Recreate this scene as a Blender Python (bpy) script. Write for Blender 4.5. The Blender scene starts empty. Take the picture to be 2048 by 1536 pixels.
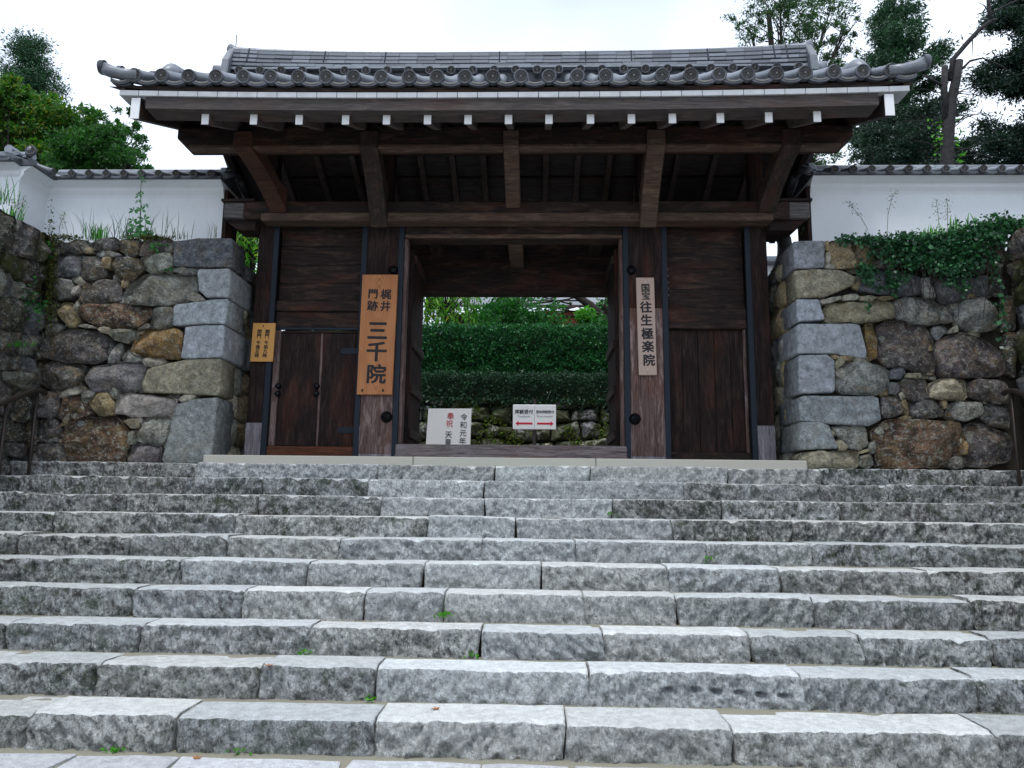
import bpy, math, random
import numpy as np
from mathutils import Vector, Matrix, noise as mn
random.seed(7); RNG = np.random.default_rng(7)
scene = bpy.context.scene
COL = scene.collection
R = math.radians

# ---------------------------------------------------------------- camera
EYE = Vector((0, 0, 1.55))
PITCH, YAW, ROLL, FPX = R(9.1), R(-1.8), R(.67), 1500.0
_cp, _sp, _cy, _sy = math.cos(PITCH), math.sin(PITCH), math.cos(YAW), math.sin(YAW)
FWD = Vector((_sy*_cp, _cy*_cp, _sp)); _r = Vector((_cy, -_sy, 0)); _u = _r.cross(FWD)
RT = math.cos(ROLL)*_r + math.sin(ROLL)*_u
UP = -math.sin(ROLL)*_r + math.cos(ROLL)*_u
cd = bpy.data.cameras.new('camera'); cam = bpy.data.objects.new('camera', cd); COL.objects.link(cam)
cd.sensor_width = 36; cd.lens = FPX/2048*36; cd.clip_start = .05; cd.clip_end = 2000
m = Matrix((RT, UP, -FWD)).transposed().to_4x4(); m.translation = EYE
cam.matrix_world = m
scene.camera = cam

# ---------------------------------------------------------------- sky, sun, exposure
world = bpy.data.worlds.new('World'); scene.world = world; world.use_nodes = True
wt = world.node_tree; wt.nodes.clear()
SUN_EL, SUN_AZ = R(70), R(195)            # azimuth clockwise from north (+Y): behind and to the left of the viewer
sky = wt.nodes.new('ShaderNodeTexSky'); sky.sky_type = 'NISHITA'; sky.sun_disc = False
sky.sun_elevation = SUN_EL; sky.sun_rotation = SUN_AZ; sky.air_density = 1.0; sky.dust_density = 3.0
tc = wt.nodes.new('ShaderNodeTexCoord')
cn = wt.nodes.new('ShaderNodeTexNoise'); cn.inputs['Scale'].default_value = 1.6; cn.inputs['Detail'].default_value = 4
cr = wt.nodes.new('ShaderNodeValToRGB')
cr.color_ramp.elements[0].position = .36; cr.color_ramp.elements[0].color = (6.2, 7.1, 8.7, 1)
cr.color_ramp.elements[1].position = .6; cr.color_ramp.elements[1].color = (10.2, 11.2, 12.8, 1)
mx = wt.nodes.new('ShaderNodeMix'); mx.data_type = 'RGBA'; mx.inputs[0].default_value = .88
bg = wt.nodes.new('ShaderNodeBackground'); bg.inputs['Strength'].default_value = .1
wo = wt.nodes.new('ShaderNodeOutputWorld')
mp_ = wt.nodes.new('ShaderNodeMapping'); mp_.inputs['Location'].default_value = (1.7, .4, 2.2)
wt.links.new(tc.outputs['Generated'], mp_.inputs['Vector']); wt.links.new(mp_.outputs[0], cn.inputs['Vector']); wt.links.new(cn.outputs['Fac'], cr.inputs['Fac'])
wt.links.new(sky.outputs[0], mx.inputs[6]); wt.links.new(cr.outputs[0], mx.inputs[7])
wt.links.new(mx.outputs[2], bg.inputs['Color']); wt.links.new(bg.outputs[0], wo.inputs['Surface'])
sl = bpy.data.lights.new('sun', 'SUN'); sl.energy = 1.5; sl.angle = R(18); sl.color = (1, .98, .95)
so = bpy.data.objects.new('sun', sl); COL.objects.link(so)
sd = Vector((math.sin(SUN_AZ)*math.cos(SUN_EL), math.cos(SUN_AZ)*math.cos(SUN_EL), math.sin(SUN_EL)))
so.rotation_euler = sd.to_track_quat('Z', 'Y').to_euler(); so.location = sd*60
vs = scene.view_settings
scene.display_settings.display_device = 'sRGB'
vs.view_transform = 'Standard'; vs.look = 'None'; vs.exposure = 0.5; vs.gamma = 1; vs.use_curve_mapping = False
scene.cycles.max_bounces = 8; scene.cycles.diffuse_bounces = 6; scene.cycles.transparent_max_bounces = 8

# ---------------------------------------------------------------- helpers: measured points
def ray(px, py): return FWD + RT*((px-1024)/FPX) - UP*((py-768)/FPX)
def at(px, py, Y): d = ray(px, py); return EYE + d*(Y/d.y)
def atx(px, py, X): d = ray(px, py); return EYE + d*(X/d.x)
def gz(py, Y, px=1024): return at(px, py, Y).z
def gx(px, py, Y): return at(px, py, Y).x

# ---------------------------------------------------------------- helpers: meshes
class MB:
    def __init__(s): s.v = []; s.f = []
    def add(s, vs, fs):
        n = len(s.v); s.v += [tuple(v) for v in vs]; s.f += [tuple(i+n for i in f) for f in fs]; return s
    def box(s, a, b):
        (x0, y0, z0), (x1, y1, z1) = a, b
        return s.add([(x0,y0,z0),(x1,y0,z0),(x1,y1,z0),(x0,y1,z0),(x0,y0,z1),(x1,y0,z1),(x1,y1,z1),(x0,y1,z1)],
                     [(0,3,2,1),(4,5,6,7),(0,1,5,4),(1,2,6,5),(2,3,7,6),(3,0,4,7)])
    def prism(s, pts, off):                      # closed polygon (3-D points) swept by a vector
        n = len(pts); off = Vector(off); a = [Vector(p) for p in pts]
        return s.add(a + [p+off for p in a], [tuple(range(n-1, -1, -1)), tuple(range(n, 2*n))] +
                     [(i, (i+1) % n, n+(i+1) % n, n+i) for i in range(n)])
    def tube(s, pts, rad, n=10, cap=True, half=False):
        pts = [Vector(p) for p in pts]; k = len(pts)
        if not hasattr(rad, '__len__'): rad = [rad]*k
        vs, fs = [], []
        ref = None
        for i, p in enumerate(pts):
            t = (pts[min(i+1, k-1)]-pts[max(i-1, 0)]).normalized()
            if ref is None:
                ref = Vector((0, 0, 1)) if abs(t.z) < .9 else Vector((1, 0, 0))
            a = t.cross(ref).normalized(); b = a.cross(t).normalized(); ref = b
            for j in range(n):
                th = (math.pi*j/(n-1)) if half else 2*math.pi*j/n
                vs.append(p + (a*math.cos(th) + b*math.sin(th))*rad[i])
        for i in range(k-1):
            for j in range(n-1 if half else n):
                j2 = (j+1) % n
                fs.append((i*n+j, i*n+j2, (i+1)*n+j2, (i+1)*n+j))
        if cap: fs += [tuple(range(n-1, -1, -1)), tuple(range((k-1)*n, k*n))]
        return s.add(vs, fs)
    def lathe(s, prof, c, axis='Y', n=24):       # profile of (radius, height along axis)
        vs, fs = [], []
        c = Vector(c)
        for r_, h in prof:
            for j in range(n):
                th = 2*math.pi*j/n; u, v = r_*math.cos(th), r_*math.sin(th)
                vs.append(c + (Vector((u, h, v)) if axis == 'Y' else Vector((u, v, h)) if axis == 'Z' else Vector((h, u, v))))
        k = len(prof)
        for i in range(k-1):
            for j in range(n): fs.append((i*n+j, i*n+(j+1) % n, (i+1)*n+(j+1) % n, (i+1)*n+j))
        fs += [tuple(range(n)), tuple(range((k-1)*n, k*n))[::-1]]
        return s.add(vs, fs)
    def mesh(s, name, mat, smooth=False):
        me = bpy.data.meshes.new(name); me.from_pydata(s.v, [], s.f); me.materials.append(mat)
        if smooth: me.polygons.foreach_set('use_smooth', [True]*len(me.polygons))
        me.update(); return me
    def build(s, name, mat, parent=None, smooth=False, fix=True, bevel=0, **props):
        me = s.mesh(name, mat, smooth)
        if fix:
            import bmesh
            b = bmesh.new(); b.from_mesh(me); bmesh.ops.recalc_face_normals(b, faces=b.faces)
            if bevel: bmesh.ops.bevel(b, geom=list(b.edges), offset=bevel, segments=1, affect='EDGES', clamp_overlap=True)
            b.to_mesh(me); b.free()
        return link(name, me, parent, **props)
def link(name, data, parent=None, **props):
    o = bpy.data.objects.new(name, data); COL.objects.link(o)
    if parent is not None: o.parent = parent
    for k, v in props.items():
        if k == 'color': o.color = v
        else: o[k] = v
    return o
def thing(name, label, cat, group=None, kind=None):
    o = link(name, None); o.empty_display_size = .2
    o['label'] = label; o['category'] = cat
    if group: o['group'] = group
    if kind: o['kind'] = kind
    return o
def copy(o, parent=None, loc=None):
    c = o.copy(); COL.objects.link(c)
    if parent is not None: c.parent = parent
    if loc is not None: c.location = loc
    return c

# ---------------------------------------------------------------- helpers: materials
def newmat(name):
    mt = bpy.data.materials.new(name); mt.use_nodes = True
    nt = mt.node_tree; b = nt.nodes['Principled BSDF']
    return mt, nt, b
class NT:
    def __init__(s, nt): s.nt = nt
    def n(s, t, **kw):
        x = s.nt.nodes.new(t)
        for k, v in kw.items(): setattr(x, k, v)
        return x
    def l(s, a, b): s.nt.links.new(a, b)
    def coord(s, scale=(1, 1, 1), kind='Object'):
        t = s.n('ShaderNodeTexCoord'); mp = s.n('ShaderNodeMapping'); mp.inputs['Scale'].default_value = scale
        s.l(t.outputs[kind], mp.inputs['Vector']); return mp.outputs[0]
    def noise(s, vec, scale, detail=4, rough=.55, dist=0):
        x = s.n('ShaderNodeTexNoise'); x.inputs['Scale'].default_value = scale; x.inputs['Detail'].default_value = detail
        x.inputs['Roughness'].default_value = rough; x.inputs['Distortion'].default_value = dist
        s.l(vec, x.inputs['Vector']); return x.outputs['Fac']
    def ramp(s, fac, stops, interp='LINEAR'):
        x = s.n('ShaderNodeValToRGB'); x.color_ramp.interpolation = interp
        el = x.color_ramp.elements
        while len(el) < len(stops): el.new(.5)
        for e, (p, c) in zip(el, stops):
            e.position = p; e.color = (c, c, c, 1) if not hasattr(c, '__len__') else (*c[:3], 1)
        s.l(fac, x.inputs['Fac']); return x.outputs['Color']
    def mix(s, f, a, b, mode='MIX'):
        x = s.n('ShaderNodeMix', data_type='RGBA', blend_type=mode)
        for v, i in ((f, 0), (a, 6), (b, 7)):
            if hasattr(v, 'is_linked') or hasattr(v, 'links'): s.l(v, x.inputs[i])
            elif i == 0: x.inputs[0].default_value = v
            else: x.inputs[i].default_value = (*v[:3], 1)
        return x.outputs[2]
    def math(s, op, a, b=0.0, clamp=False):
        x = s.n('ShaderNodeMath', operation=op, use_clamp=clamp)
        for v, i in ((a, 0), (b, 1)):
            if hasattr(v, 'links'): s.l(v, x.inputs[i])
            else: x.inputs[i].default_value = v
        return x.outputs[0]
    def bump(s, h, bsdf, dist=.01, strength=1.0):
        x = s.n('ShaderNodeBump'); x.inputs['Distance'].default_value = dist; x.inputs['Strength'].default_value = strength
        s.l(h, x.inputs['Height']); s.l(x.outputs[0], bsdf.inputs['Normal'])

def wood(name, axis, dark, mid, pale, pale_amt=.5, red=(.09, .03, .015), sp=.25):
    mt, nt, b = newmat(name); k = NT(nt)
    st = {'X': (.9, 16, 16), 'Y': (16, .9, 16), 'Z': (16, 16, .9)}[axis]
    v = k.coord(st)
    oi = k.n('ShaderNodeObjectInfo'); add = k.n('ShaderNodeVectorMath', operation='ADD')
    mul = k.n('ShaderNodeVectorMath', operation='SCALE'); mul.inputs['Scale'].default_value = 37
    cmb = k.n('ShaderNodeCombineXYZ')
    for i in range(3): k.l(oi.outputs['Random'], cmb.inputs[i])
    k.l(cmb.outputs[0], mul.inputs[0]); k.l(v, add.inputs[0]); k.l(mul.outputs[0], add.inputs[1]); v = add.outputs[0]
    g = k.noise(v, 3.2, 6, .65, .4)
    c = k.ramp(g, [(.3, dark), (.55, mid), (.78, [x*1.5 for x in mid])])
    st2 = [x*.12 if x > 1 else x*.6 for x in st]
    v2 = k.coord(st2); p = k.noise(v2, 1.6, 5, .7, .5)
    c = k.mix(k.ramp(p, [(.5, 0), (.74, .6)]), c, red)
    p2 = k.noise(k.coord([x*.25 if x > 1 else x for x in st]), 2.3, 6, .75, .6)
    c = k.mix(k.math('MULTIPLY', k.ramp(p2, [(.5, 0), (.72, 1)]), pale_amt), c, pale)
    crack = k.ramp(k.noise(v, 1.4, 3, .6, 1.2), [(.47, 0), (.495, 1), (.52, 0)])
    c = k.mix(k.math('MULTIPLY', crack, .55), c, (.008, .005, .004))
    k.l(c, b.inputs['Base Color']); b.inputs['Roughness'].default_value = .75
    b.inputs['Specular IOR Level'].default_value = sp
    k.bump(k.math('SUBTRACT', g, k.math('MULTIPLY', crack, .5)), b, .006, .6)
    return mt

def plain(name, col, rough=.7, metal=0, spec=.3, var=.15, vs=30, bump=0, each=0):
    mt, nt, b = newmat(name); k = NT(nt); v = k.coord()
    f = k.noise(v, vs, 5, .6)
    c = k.mix(f, [x*(1-var) for x in col], [x*(1+var) for x in col])
    if each:
        oi = k.n('ShaderNodeObjectInfo'); c = k.mix(1.0, c, k.ramp(oi.outputs['Random'], [(0, 1-each), (1, 1+each)]), 'MULTIPLY')
        c = k.mix(k.math('MULTIPLY', k.ramp(k.noise(v, 5, 7, .8, .6), [(.52, 0), (.66, 1)]), .6), c, (.05, .052, .05))
    k.l(c, b.inputs['Base Color']); b.inputs['Roughness'].default_value = rough; b.inputs['Metallic'].default_value = metal
    b.inputs['Specular IOR Level'].default_value = spec
    if bump: k.bump(f, b, bump, .7)
    return mt

def stone_mat(name, moss=0.0, fine=150, lichen=1.0, streak=False):
    """Base colour comes from each stone (object colour); its alpha says how much lichen and dirt it carries."""
    mt, nt, b = newmat(name); k = NT(nt); v = k.coord()
    oi = k.n('ShaderNodeObjectInfo'); base, wear = oi.outputs['Color'], oi.outputs['Alpha']
    g1 = k.noise(v, fine, 3, .75); g2 = k.noise(v, 11, 6, .7, .3); g3 = k.noise(v, 34, 6, .75, .5)
    c = k.mix(1.0, base, k.ramp(g1, [(.3, .5), (.5, 1.0), (.7, 1.4)]), 'MULTIPLY')
    c = k.mix(1.0, c, k.ramp(g2, [(.3, .5), (.5, 1.0), (.68, 1.45)]), 'MULTIPLY')
    # dark crusts, pale lichen, greenish lichen: patches with their own outline
    d = k.math('MULTIPLY', k.ramp(k.noise(v, 5, 8, .74, .8), [(.44, 0), (.54, 1)]), wear)
    c = k.mix(k.math('MULTIPLY', d, .85), c, (.022, .017, .016))
    sp = k.math('MULTIPLY', k.ramp(k.noise(v, 42, 6, .8, .4), [(.47, 0), (.56, 1)]), k.math('ADD', k.math('MULTIPLY', wear, .75), .12))
    c = k.mix(sp, c, (.03, .026, .025))
    oc = k.math('MULTIPLY', k.ramp(k.noise(k.coord((1, 1.4, 1.2)), 3.4, 7, .75, 1.2), [(.5, 0), (.64, 1)]), wear)
    c = k.mix(k.math('MULTIPLY', oc, .5), c, (.34, .22, .09))
    gr = k.math('MULTIPLY', k.ramp(k.noise(k.coord((1.3, 1, 1)), 8, 8, .8, 1.0), [(.51, 0), (.60, 1)]), wear)
    c = k.mix(k.math('MULTIPLY', gr, .55*lichen), c, (.075, .10, .05))
    pl = k.math('MULTIPLY', k.ramp(k.noise(k.coord((1, 1, 1.2)), 15, 8, .8, .6), [(.53, 0), (.585, 1)]), wear)
    c = k.mix(k.math('MULTIPLY', pl, .8*lichen), c, (.42, .43, .38))
    if moss:
        ms = k.ramp(k.noise(v, 2.6, 8, .72, .6), [(.5-moss*.18, 0), (.56-moss*.1, 1)])
        c = k.mix(k.math('MULTIPLY', ms, .92), c, k.mix(g3, (.022, .024, .008), (.07, .085, .018)))
    k.l(c, b.inputs['Base Color']); b.inputs['Roughness'].default_value = .88; b.inputs['Specular IOR Level'].default_value = .25
    h = k.math('ADD', k.math('MULTIPLY', g2, 1.4), k.math('ADD', k.math('MULTIPLY', g3, .7), k.math('MULTIPLY', g1, .22)))
    k.bump(h, b, .045, 1.0)
    return mt

def step_mat(name, grime_shade):
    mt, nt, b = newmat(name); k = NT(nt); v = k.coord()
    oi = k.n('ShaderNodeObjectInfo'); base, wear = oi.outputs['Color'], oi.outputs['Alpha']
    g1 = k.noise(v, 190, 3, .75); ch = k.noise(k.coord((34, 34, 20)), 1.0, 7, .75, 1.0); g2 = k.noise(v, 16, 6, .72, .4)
    lift = 1.28 if grime_shade > .5 else 1.24
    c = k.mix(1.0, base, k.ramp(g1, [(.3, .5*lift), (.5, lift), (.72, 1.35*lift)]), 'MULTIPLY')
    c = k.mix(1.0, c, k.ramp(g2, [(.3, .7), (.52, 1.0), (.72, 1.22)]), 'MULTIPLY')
    if grime_shade > .5: c = k.mix(1.0, c, k.ramp(ch, [(.36, .66), (.5, 1.0), (.62, 1.36)]), 'MULTIPLY')  # crests lightened, hollows darkened: shading of the chisel relief put in colour
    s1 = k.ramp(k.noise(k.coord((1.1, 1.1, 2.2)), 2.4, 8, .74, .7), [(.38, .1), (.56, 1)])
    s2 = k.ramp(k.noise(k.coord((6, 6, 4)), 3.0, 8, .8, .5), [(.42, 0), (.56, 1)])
    st = k.math('MULTIPLY', k.math('MULTIPLY', k.math('MULTIPLY', s1, s2), wear, True), grime_shade)
    pit_shade = k.math('MULTIPLY', k.ramp(ch, [(.38, 1), (.46, 0)]), k.math('MULTIPLY', k.math('ADD', k.math('MULTIPLY', wear, .55), .12), grime_shade))  # painted shade in the chisel hollows, mixed with grime
    c = k.mix(pit_shade, c, (.05, .047, .043))
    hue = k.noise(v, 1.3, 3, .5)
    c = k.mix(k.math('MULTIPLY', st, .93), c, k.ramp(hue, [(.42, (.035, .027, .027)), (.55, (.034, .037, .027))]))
    gl = k.math('MULTIPLY', k.ramp(k.noise(v, 6, 8, .8, .4), [(.52, 0), (.6, 1)]), k.math('MULTIPLY', wear, grime_shade))
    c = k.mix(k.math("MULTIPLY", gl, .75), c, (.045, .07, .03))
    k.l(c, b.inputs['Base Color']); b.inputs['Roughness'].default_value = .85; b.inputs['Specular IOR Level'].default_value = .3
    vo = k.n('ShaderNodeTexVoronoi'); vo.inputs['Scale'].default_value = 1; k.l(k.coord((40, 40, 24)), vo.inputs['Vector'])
    h = k.math('ADD', k.math('ADD', k.math('MULTIPLY', ch, 1.0), k.math('MULTIPLY', vo.outputs['Distance'], -.55*grime_shade)), k.math('ADD', k.math('MULTIPLY', g2, 1.0), k.math('MULTIPLY', g1, .35)))
    k.bump(h, b, .06 if grime_shade > .5 else .012, 1.0)
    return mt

def leaf_mat(name, stops, trans=.35, rough=.5):
    mt, nt, b = newmat(name); k = NT(nt)
    ge = k.n('ShaderNodeNewGeometry')
    c = k.ramp(ge.outputs['Random Per Island'], stops)
    k.l(c, b.inputs['Base Color']); b.inputs['Roughness'].default_value = rough; b.inputs['Specular IOR Level'].default_value = .35
    tr = k.n('ShaderNodeBsdfTranslucent'); k.l(k.mix(1.0, c, (1.25, 1.35, .6), 'MULTIPLY'), tr.inputs['Color'])
    ms = k.n('ShaderNodeMixShader'); ms.inputs[0].default_value = trans
    k.l(b.outputs[0], ms.inputs[1]); k.l(tr.outputs[0], ms.inputs[2])
    k.l(ms.outputs[0], nt.nodes['Material Output'].inputs['Surface'])
    return mt

WX = wood('dark_wood_across', 'X', (.004, .003, .0035), (.022, .0145, .0132), (.14, .085, .06), .5, sp=.2)
WY = wood('dark_wood_along', 'Y', (.010, .007, .006), (.03, .021, .0185), (.14, .09, .065), .5)
WZ = wood('dark_wood_upright', 'Z', (.004, .003, .0035), (.021, .0132, .0128), (.12, .07, .055), .4, sp=.15)
WSOF = wood('bounce_lit_soffit_wood', 'X', (.035, .033, .038), (.07, .063, .068), (.13, .11, .10), .4)  # lifted in colour to imitate light bounced under the roof
WRAF = wood('bounce_lit_rafter_wood', 'Y', (.05, .043, .042), (.10, .082, .075), (.2, .16, .14), .5)  # paler than the other timber, bounced light put in the colour
WFOOT = wood('bleached_post_foot', 'Z', (.11, .10, .11), (.22, .205, .225), (.40, .39, .43), .8, red=(.13, .06, .045))
WZP = wood('weathered_post_wood', 'Z', (.035, .021, .019), (.13, .083, .074), (.36, .28, .27), .85, red=(.13, .045, .02))
WXP = wood('weathered_sill_wood', 'X', (.08, .062, .06), (.21, .175, .175), (.38, .34, .35), .7, red=(.16, .07, .035))
WRED = wood('reddish_wood', 'X', (.018, .009, .007), (.05, .024, .016), (.15, .08, .05), .4, red=(.11, .04, .02))
WEND = wood('weathered_end_grain', 'X', (.05, .045, .045), (.13, .12, .12), (.24, .23, .23), .7, red=(.08, .06, .05))
M_IRON = plain('blackened_iron', (.014, .02, .03), .6, .3, .3)
M_KNOB = plain('black_knob_iron', (.01, .011, .014), .35, .7, .5)
M_WHITE = plain('white_painted_wood', (.74, .75, .76), .7, var=.08, vs=8)
M_STRIP = plain('grey_white_board', (.43, .45, .47), .75, var=.3, vs=9)  # greyer than the white on the rafter ends
M_TILE = plain('smoked_roof_tile', (.18, .197, .223), .42, .15, .5, var=.35, vs=14, bump=.002, each=.3)
M_TILED = plain('weathered_tile_face', (.07, .076, .09), .5, .15, .5, var=.4, vs=25, bump=.002, each=.4)
def plaster():
    mt, nt, b = newmat('white_plaster'); k = NT(nt)
    c = k.mix(k.noise(k.coord(), 2.5, 5, .6), (.71, .75, .78), (.77, .80, .83))
    stk = k.math('MULTIPLY', k.ramp(k.noise(k.coord((3, 3, .5)), 1.3, 7, .75, .6), [(.5, 0), (.7, 1)]), .12)
    c = k.mix(stk, c, (.40, .43, .43)); c = k.mix(k.math('MULTIPLY', k.ramp(k.noise(k.coord(), 9, 7, .8, .5), [(.56, 0), (.7, 1)]), .16), c, (.36, .42, .36))
    k.l(c, b.inputs['Base Color']); b.inputs['Roughness'].default_value = .92; k.bump(k.noise(k.coord(), 30, 5, .7), b, .004, .6); return mt
M_PLASTER = plaster()
M_PLINTH = plain('pale_plinth_stone', (.40, .39, .34), .85, var=.22, vs=70, bump=.003)
M_MORTAR = plain('gritty_mortar', (.24, .23, .18), .95, var=.4, vs=90, bump=.006)
M_EARTH = plain('dark_earth', (.03, .026, .02), .95, var=.5, vs=12, bump=.02)
M_GROUND = plain('gravel_ground', (.22, .21, .19), .95, var=.3, vs=40, bump=.01)
M_STONE = stone_mat('fieldstone')
M_MOSSY = stone_mat('mossy_fieldstone', moss=.5)
M_BANK = stone_mat('mossy_bank_stone', moss=.75, lichen=1.2)
M_STEP = step_mat('hewn_riser_granite', 1.0); M_TREAD = step_mat('worn_lit_tread_granite', .16)  # light on treads and shade on risers put in colour, besides real wear
M_STEEL = plain('brown_steel', (.045, .036, .032), .45, .6, .5)
M_INK = plain('black_ink', (.012, .013, .016), .6, var=.05)
M_RED = plain('red_print', (.62, .01, .05), .6, var=.03)
M_REDINK = plain('red_ink', (.55, .05, .06), .6, var=.05)
M_GREYP = plain('grey_print', (.45, .46, .48), .6, var=.03)
M_BOARD = plain('white_board', (.88, .89, .9), .55, var=.02, vs=4)
M_PETAL = plain('tile_relief', (.17, .165, .15), .5, .1, .4, var=.3, vs=40)

# ================================================================ ground
g = MB().add([(-400, -200, -.02), (400, -200, -.02), (400, 500, -.02), (-400, 500, -.02)], [(0, 1, 2, 3)])
g.build('ground', M_GROUND, fix=False, kind='structure')
ZPL = 2.112
MB().box((-4.05, 9.5, -.01), (3.32, 40, ZPL-.08)).build('terrace_ground', M_GROUND, kind='structure')
ZWT = 4.93                                   # top of the stone walls
MB().box((-40, 9.85, -.012), (-5.0, 24, ZWT-.06)).build('earth_bank', M_EARTH, kind='structure')
MB().box((4.2, 9.85, -.012), (40, 24, ZWT-.06)).build('earth_bank', M_EARTH, kind='structure')
MB().box((-40, 4.0, -.014), (-6.55, 9.85, ZWT-.05)).build('earth_bank', M_EARTH, kind='structure')
MB().box((6.35, 4.0, -.014), (40, 9.85, ZWT-.05)).build('earth_bank', M_EARTH, kind='structure')

# ================================================================ staircase
NOSE_Y = [4.907, 5.414, 5.856, 6.268, 6.669, 7.132, 7.62, 8.10, 8.58, 9.059]          # bottom step first
NOSE_Z = [.206, .415, .612, .831, 1.029, 1.215, 1.415, 1.613, 1.814, 2.009]
JOINTS = [[48,345,745,1133,1468,1996],[190,517,750,1178,1606,1955],[7,280,617,961,1206,1501,1726],
          [263,485,728,887,1167,1353,1629,1948],[96,355,613,847,1082,1336,1561],[258,448,676,963,1151,1414,1625,1949],
          [101,265,470,856,1030,1343,1588,1981],[34,251,513,761,968,1227,1446,1681,1986],[34,195,366,520,734,968,1368,1779,1924],
          [203,388,588,754,989,1182,1457,1644,1797,1945]]
NOSE_PY = [1449, 1342, 1261, 1188, 1130, 1081, 1035, 996, 961, 931]
stairs = thing('stone_staircase', 'wide staircase of ten rough grey granite steps leading up to the gate', 'staircase')
HOLES = [(at(a, b_, 5.414).x, at(a, b_, 5.414).z) for a, b_ in ((1336, 1381), (1390, 1382), (1435, 1386), (1482, 1388), (1525, 1390), (1569, 1391))]   # old wedge holes
def fbm(p, o=3): return mn.fractal(p, .8, 2.1, o)
def step_stone(x0, x1, y0, z0, z1, depth, seed, col, parent):
    """One hewn block: chiselled riser, worn rounded nose, fairly smooth tread."""
    hole = abs(y0-5.414) < .03 and x0 < HOLES[2][0] < x1
    W = x1-x0; nx = max(6, int(W/(.011 if hole else .017))); nr = 22 if hole else 13; b = MB()
    prof = [(depth, 0, 0), (depth*.66, 0, 0), (depth*.36, 0, 0), (.10, 0, 0), (.035, 0, .1), (.012, -.003, .5), (.002, -.012, .9)]
    H = z1-z0
    prof += [(0, -.018-(H-.018)*(j/nr), 1.0) for j in range(1, nr+1)]
    L = len(prof); top_dip = random.uniform(-.006, .006); lean = random.uniform(-.01, .012); bow = random.uniform(-.012, .014)
    skl, skr = random.uniform(-.03, .03), random.uniform(-.03, .03)
    amp, skw = random.uniform(.5, 1.35), random.uniform(-.5, .6); cl, cr_ = random.uniform(.012, .05), random.uniform(.012, .05)
    for i in range(nx+1):
        t = i/nx
        for (dy, dz, rough) in prof:
            x = x0+W*t + (skl*(1-t)+skr*t)*(dz/H)*(1 if 0 < t < 1 else .9)
            e = min(t, 1-t)*W; er = (cl if t < .5 else cr_)
            edge = max(0, 1-e/er)**2
            p = Vector((x*1.0+seed*3.1, dy*2+seed, (z1+dz)))
            sl_ = x+(z1+dz)*skw
            if rough: chis = mn.noise(Vector((sl_*17+seed*7, (z1+dz)*7, seed)))*.014*amp + abs(mn.noise(Vector((sl_*26+seed, (z1+dz)*10, 4))))*.020*amp + fbm(Vector((x*5+seed, (z1+dz)*8, seed*2)), 4)*.014 + (.42-mn.voronoi(Vector((sl_*12+seed*3, (z1+dz)*8, seed)))[0][0])*.05*amp + (.4-mn.voronoi(Vector((sl_*30+seed*3, (z1+dz)*20, seed)))[0][0])*.034*amp + mn.noise(Vector((x*48, (z1+dz)*38, seed)))*.008
            else: chis = 0
            y = y0+dy + rough*(chis + lean*(dz/H) + bow*(4*t*(1-t))) + edge*.018*(1 if dy < .1 else 0)
            if hole:
                for hx, hz in HOLES: y += .07*max(0, 1-((x-hx)/.05)**2-((z1+dz-hz)/.022)**2)
            nosej = mn.noise(Vector((x*7, seed*5, 1)))*.009 + mn.noise(Vector((x*22, seed*5, 3)))*.004
            z = z1+dz + fbm(Vector((x*2.5+seed, (y0+dy)*2.5, 5)), 2)*.006 + top_dip*(2*t-1)
            chip = max(0, mn.noise(Vector((x*8+seed, seed*3, 7)))-.16)*.06 + max(0, mn.noise(Vector((x*27+seed, seed*3, 2)))-.2)*.03
            if dy < .05 and dz > -.035: z -= chip*.8; y += chip*(1.0 if dz < 0 else .5)
            if dy < .08 and dz > -.05: z += nosej*(1.0 if rough < .6 else .7) - edge*.02
            b.v.append((x, y, z))
    for i in range(nx):
        for j in range(L-1):
            a = i*L+j; b.f.append((a, a+1, a+L+1, a+L))
    b.f.append(tuple(range(L))[::-1]); b.f.append(tuple(nx*L+j for j in range(L)))
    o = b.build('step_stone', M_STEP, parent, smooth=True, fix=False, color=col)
    o.data.materials.append(M_TREAD); o.data.polygons.foreach_set('material_index', [1 if (q < nx*(L-1) and q % (L-1) < 5) else 0 for q in range(len(o.data.polygons))])
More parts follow.
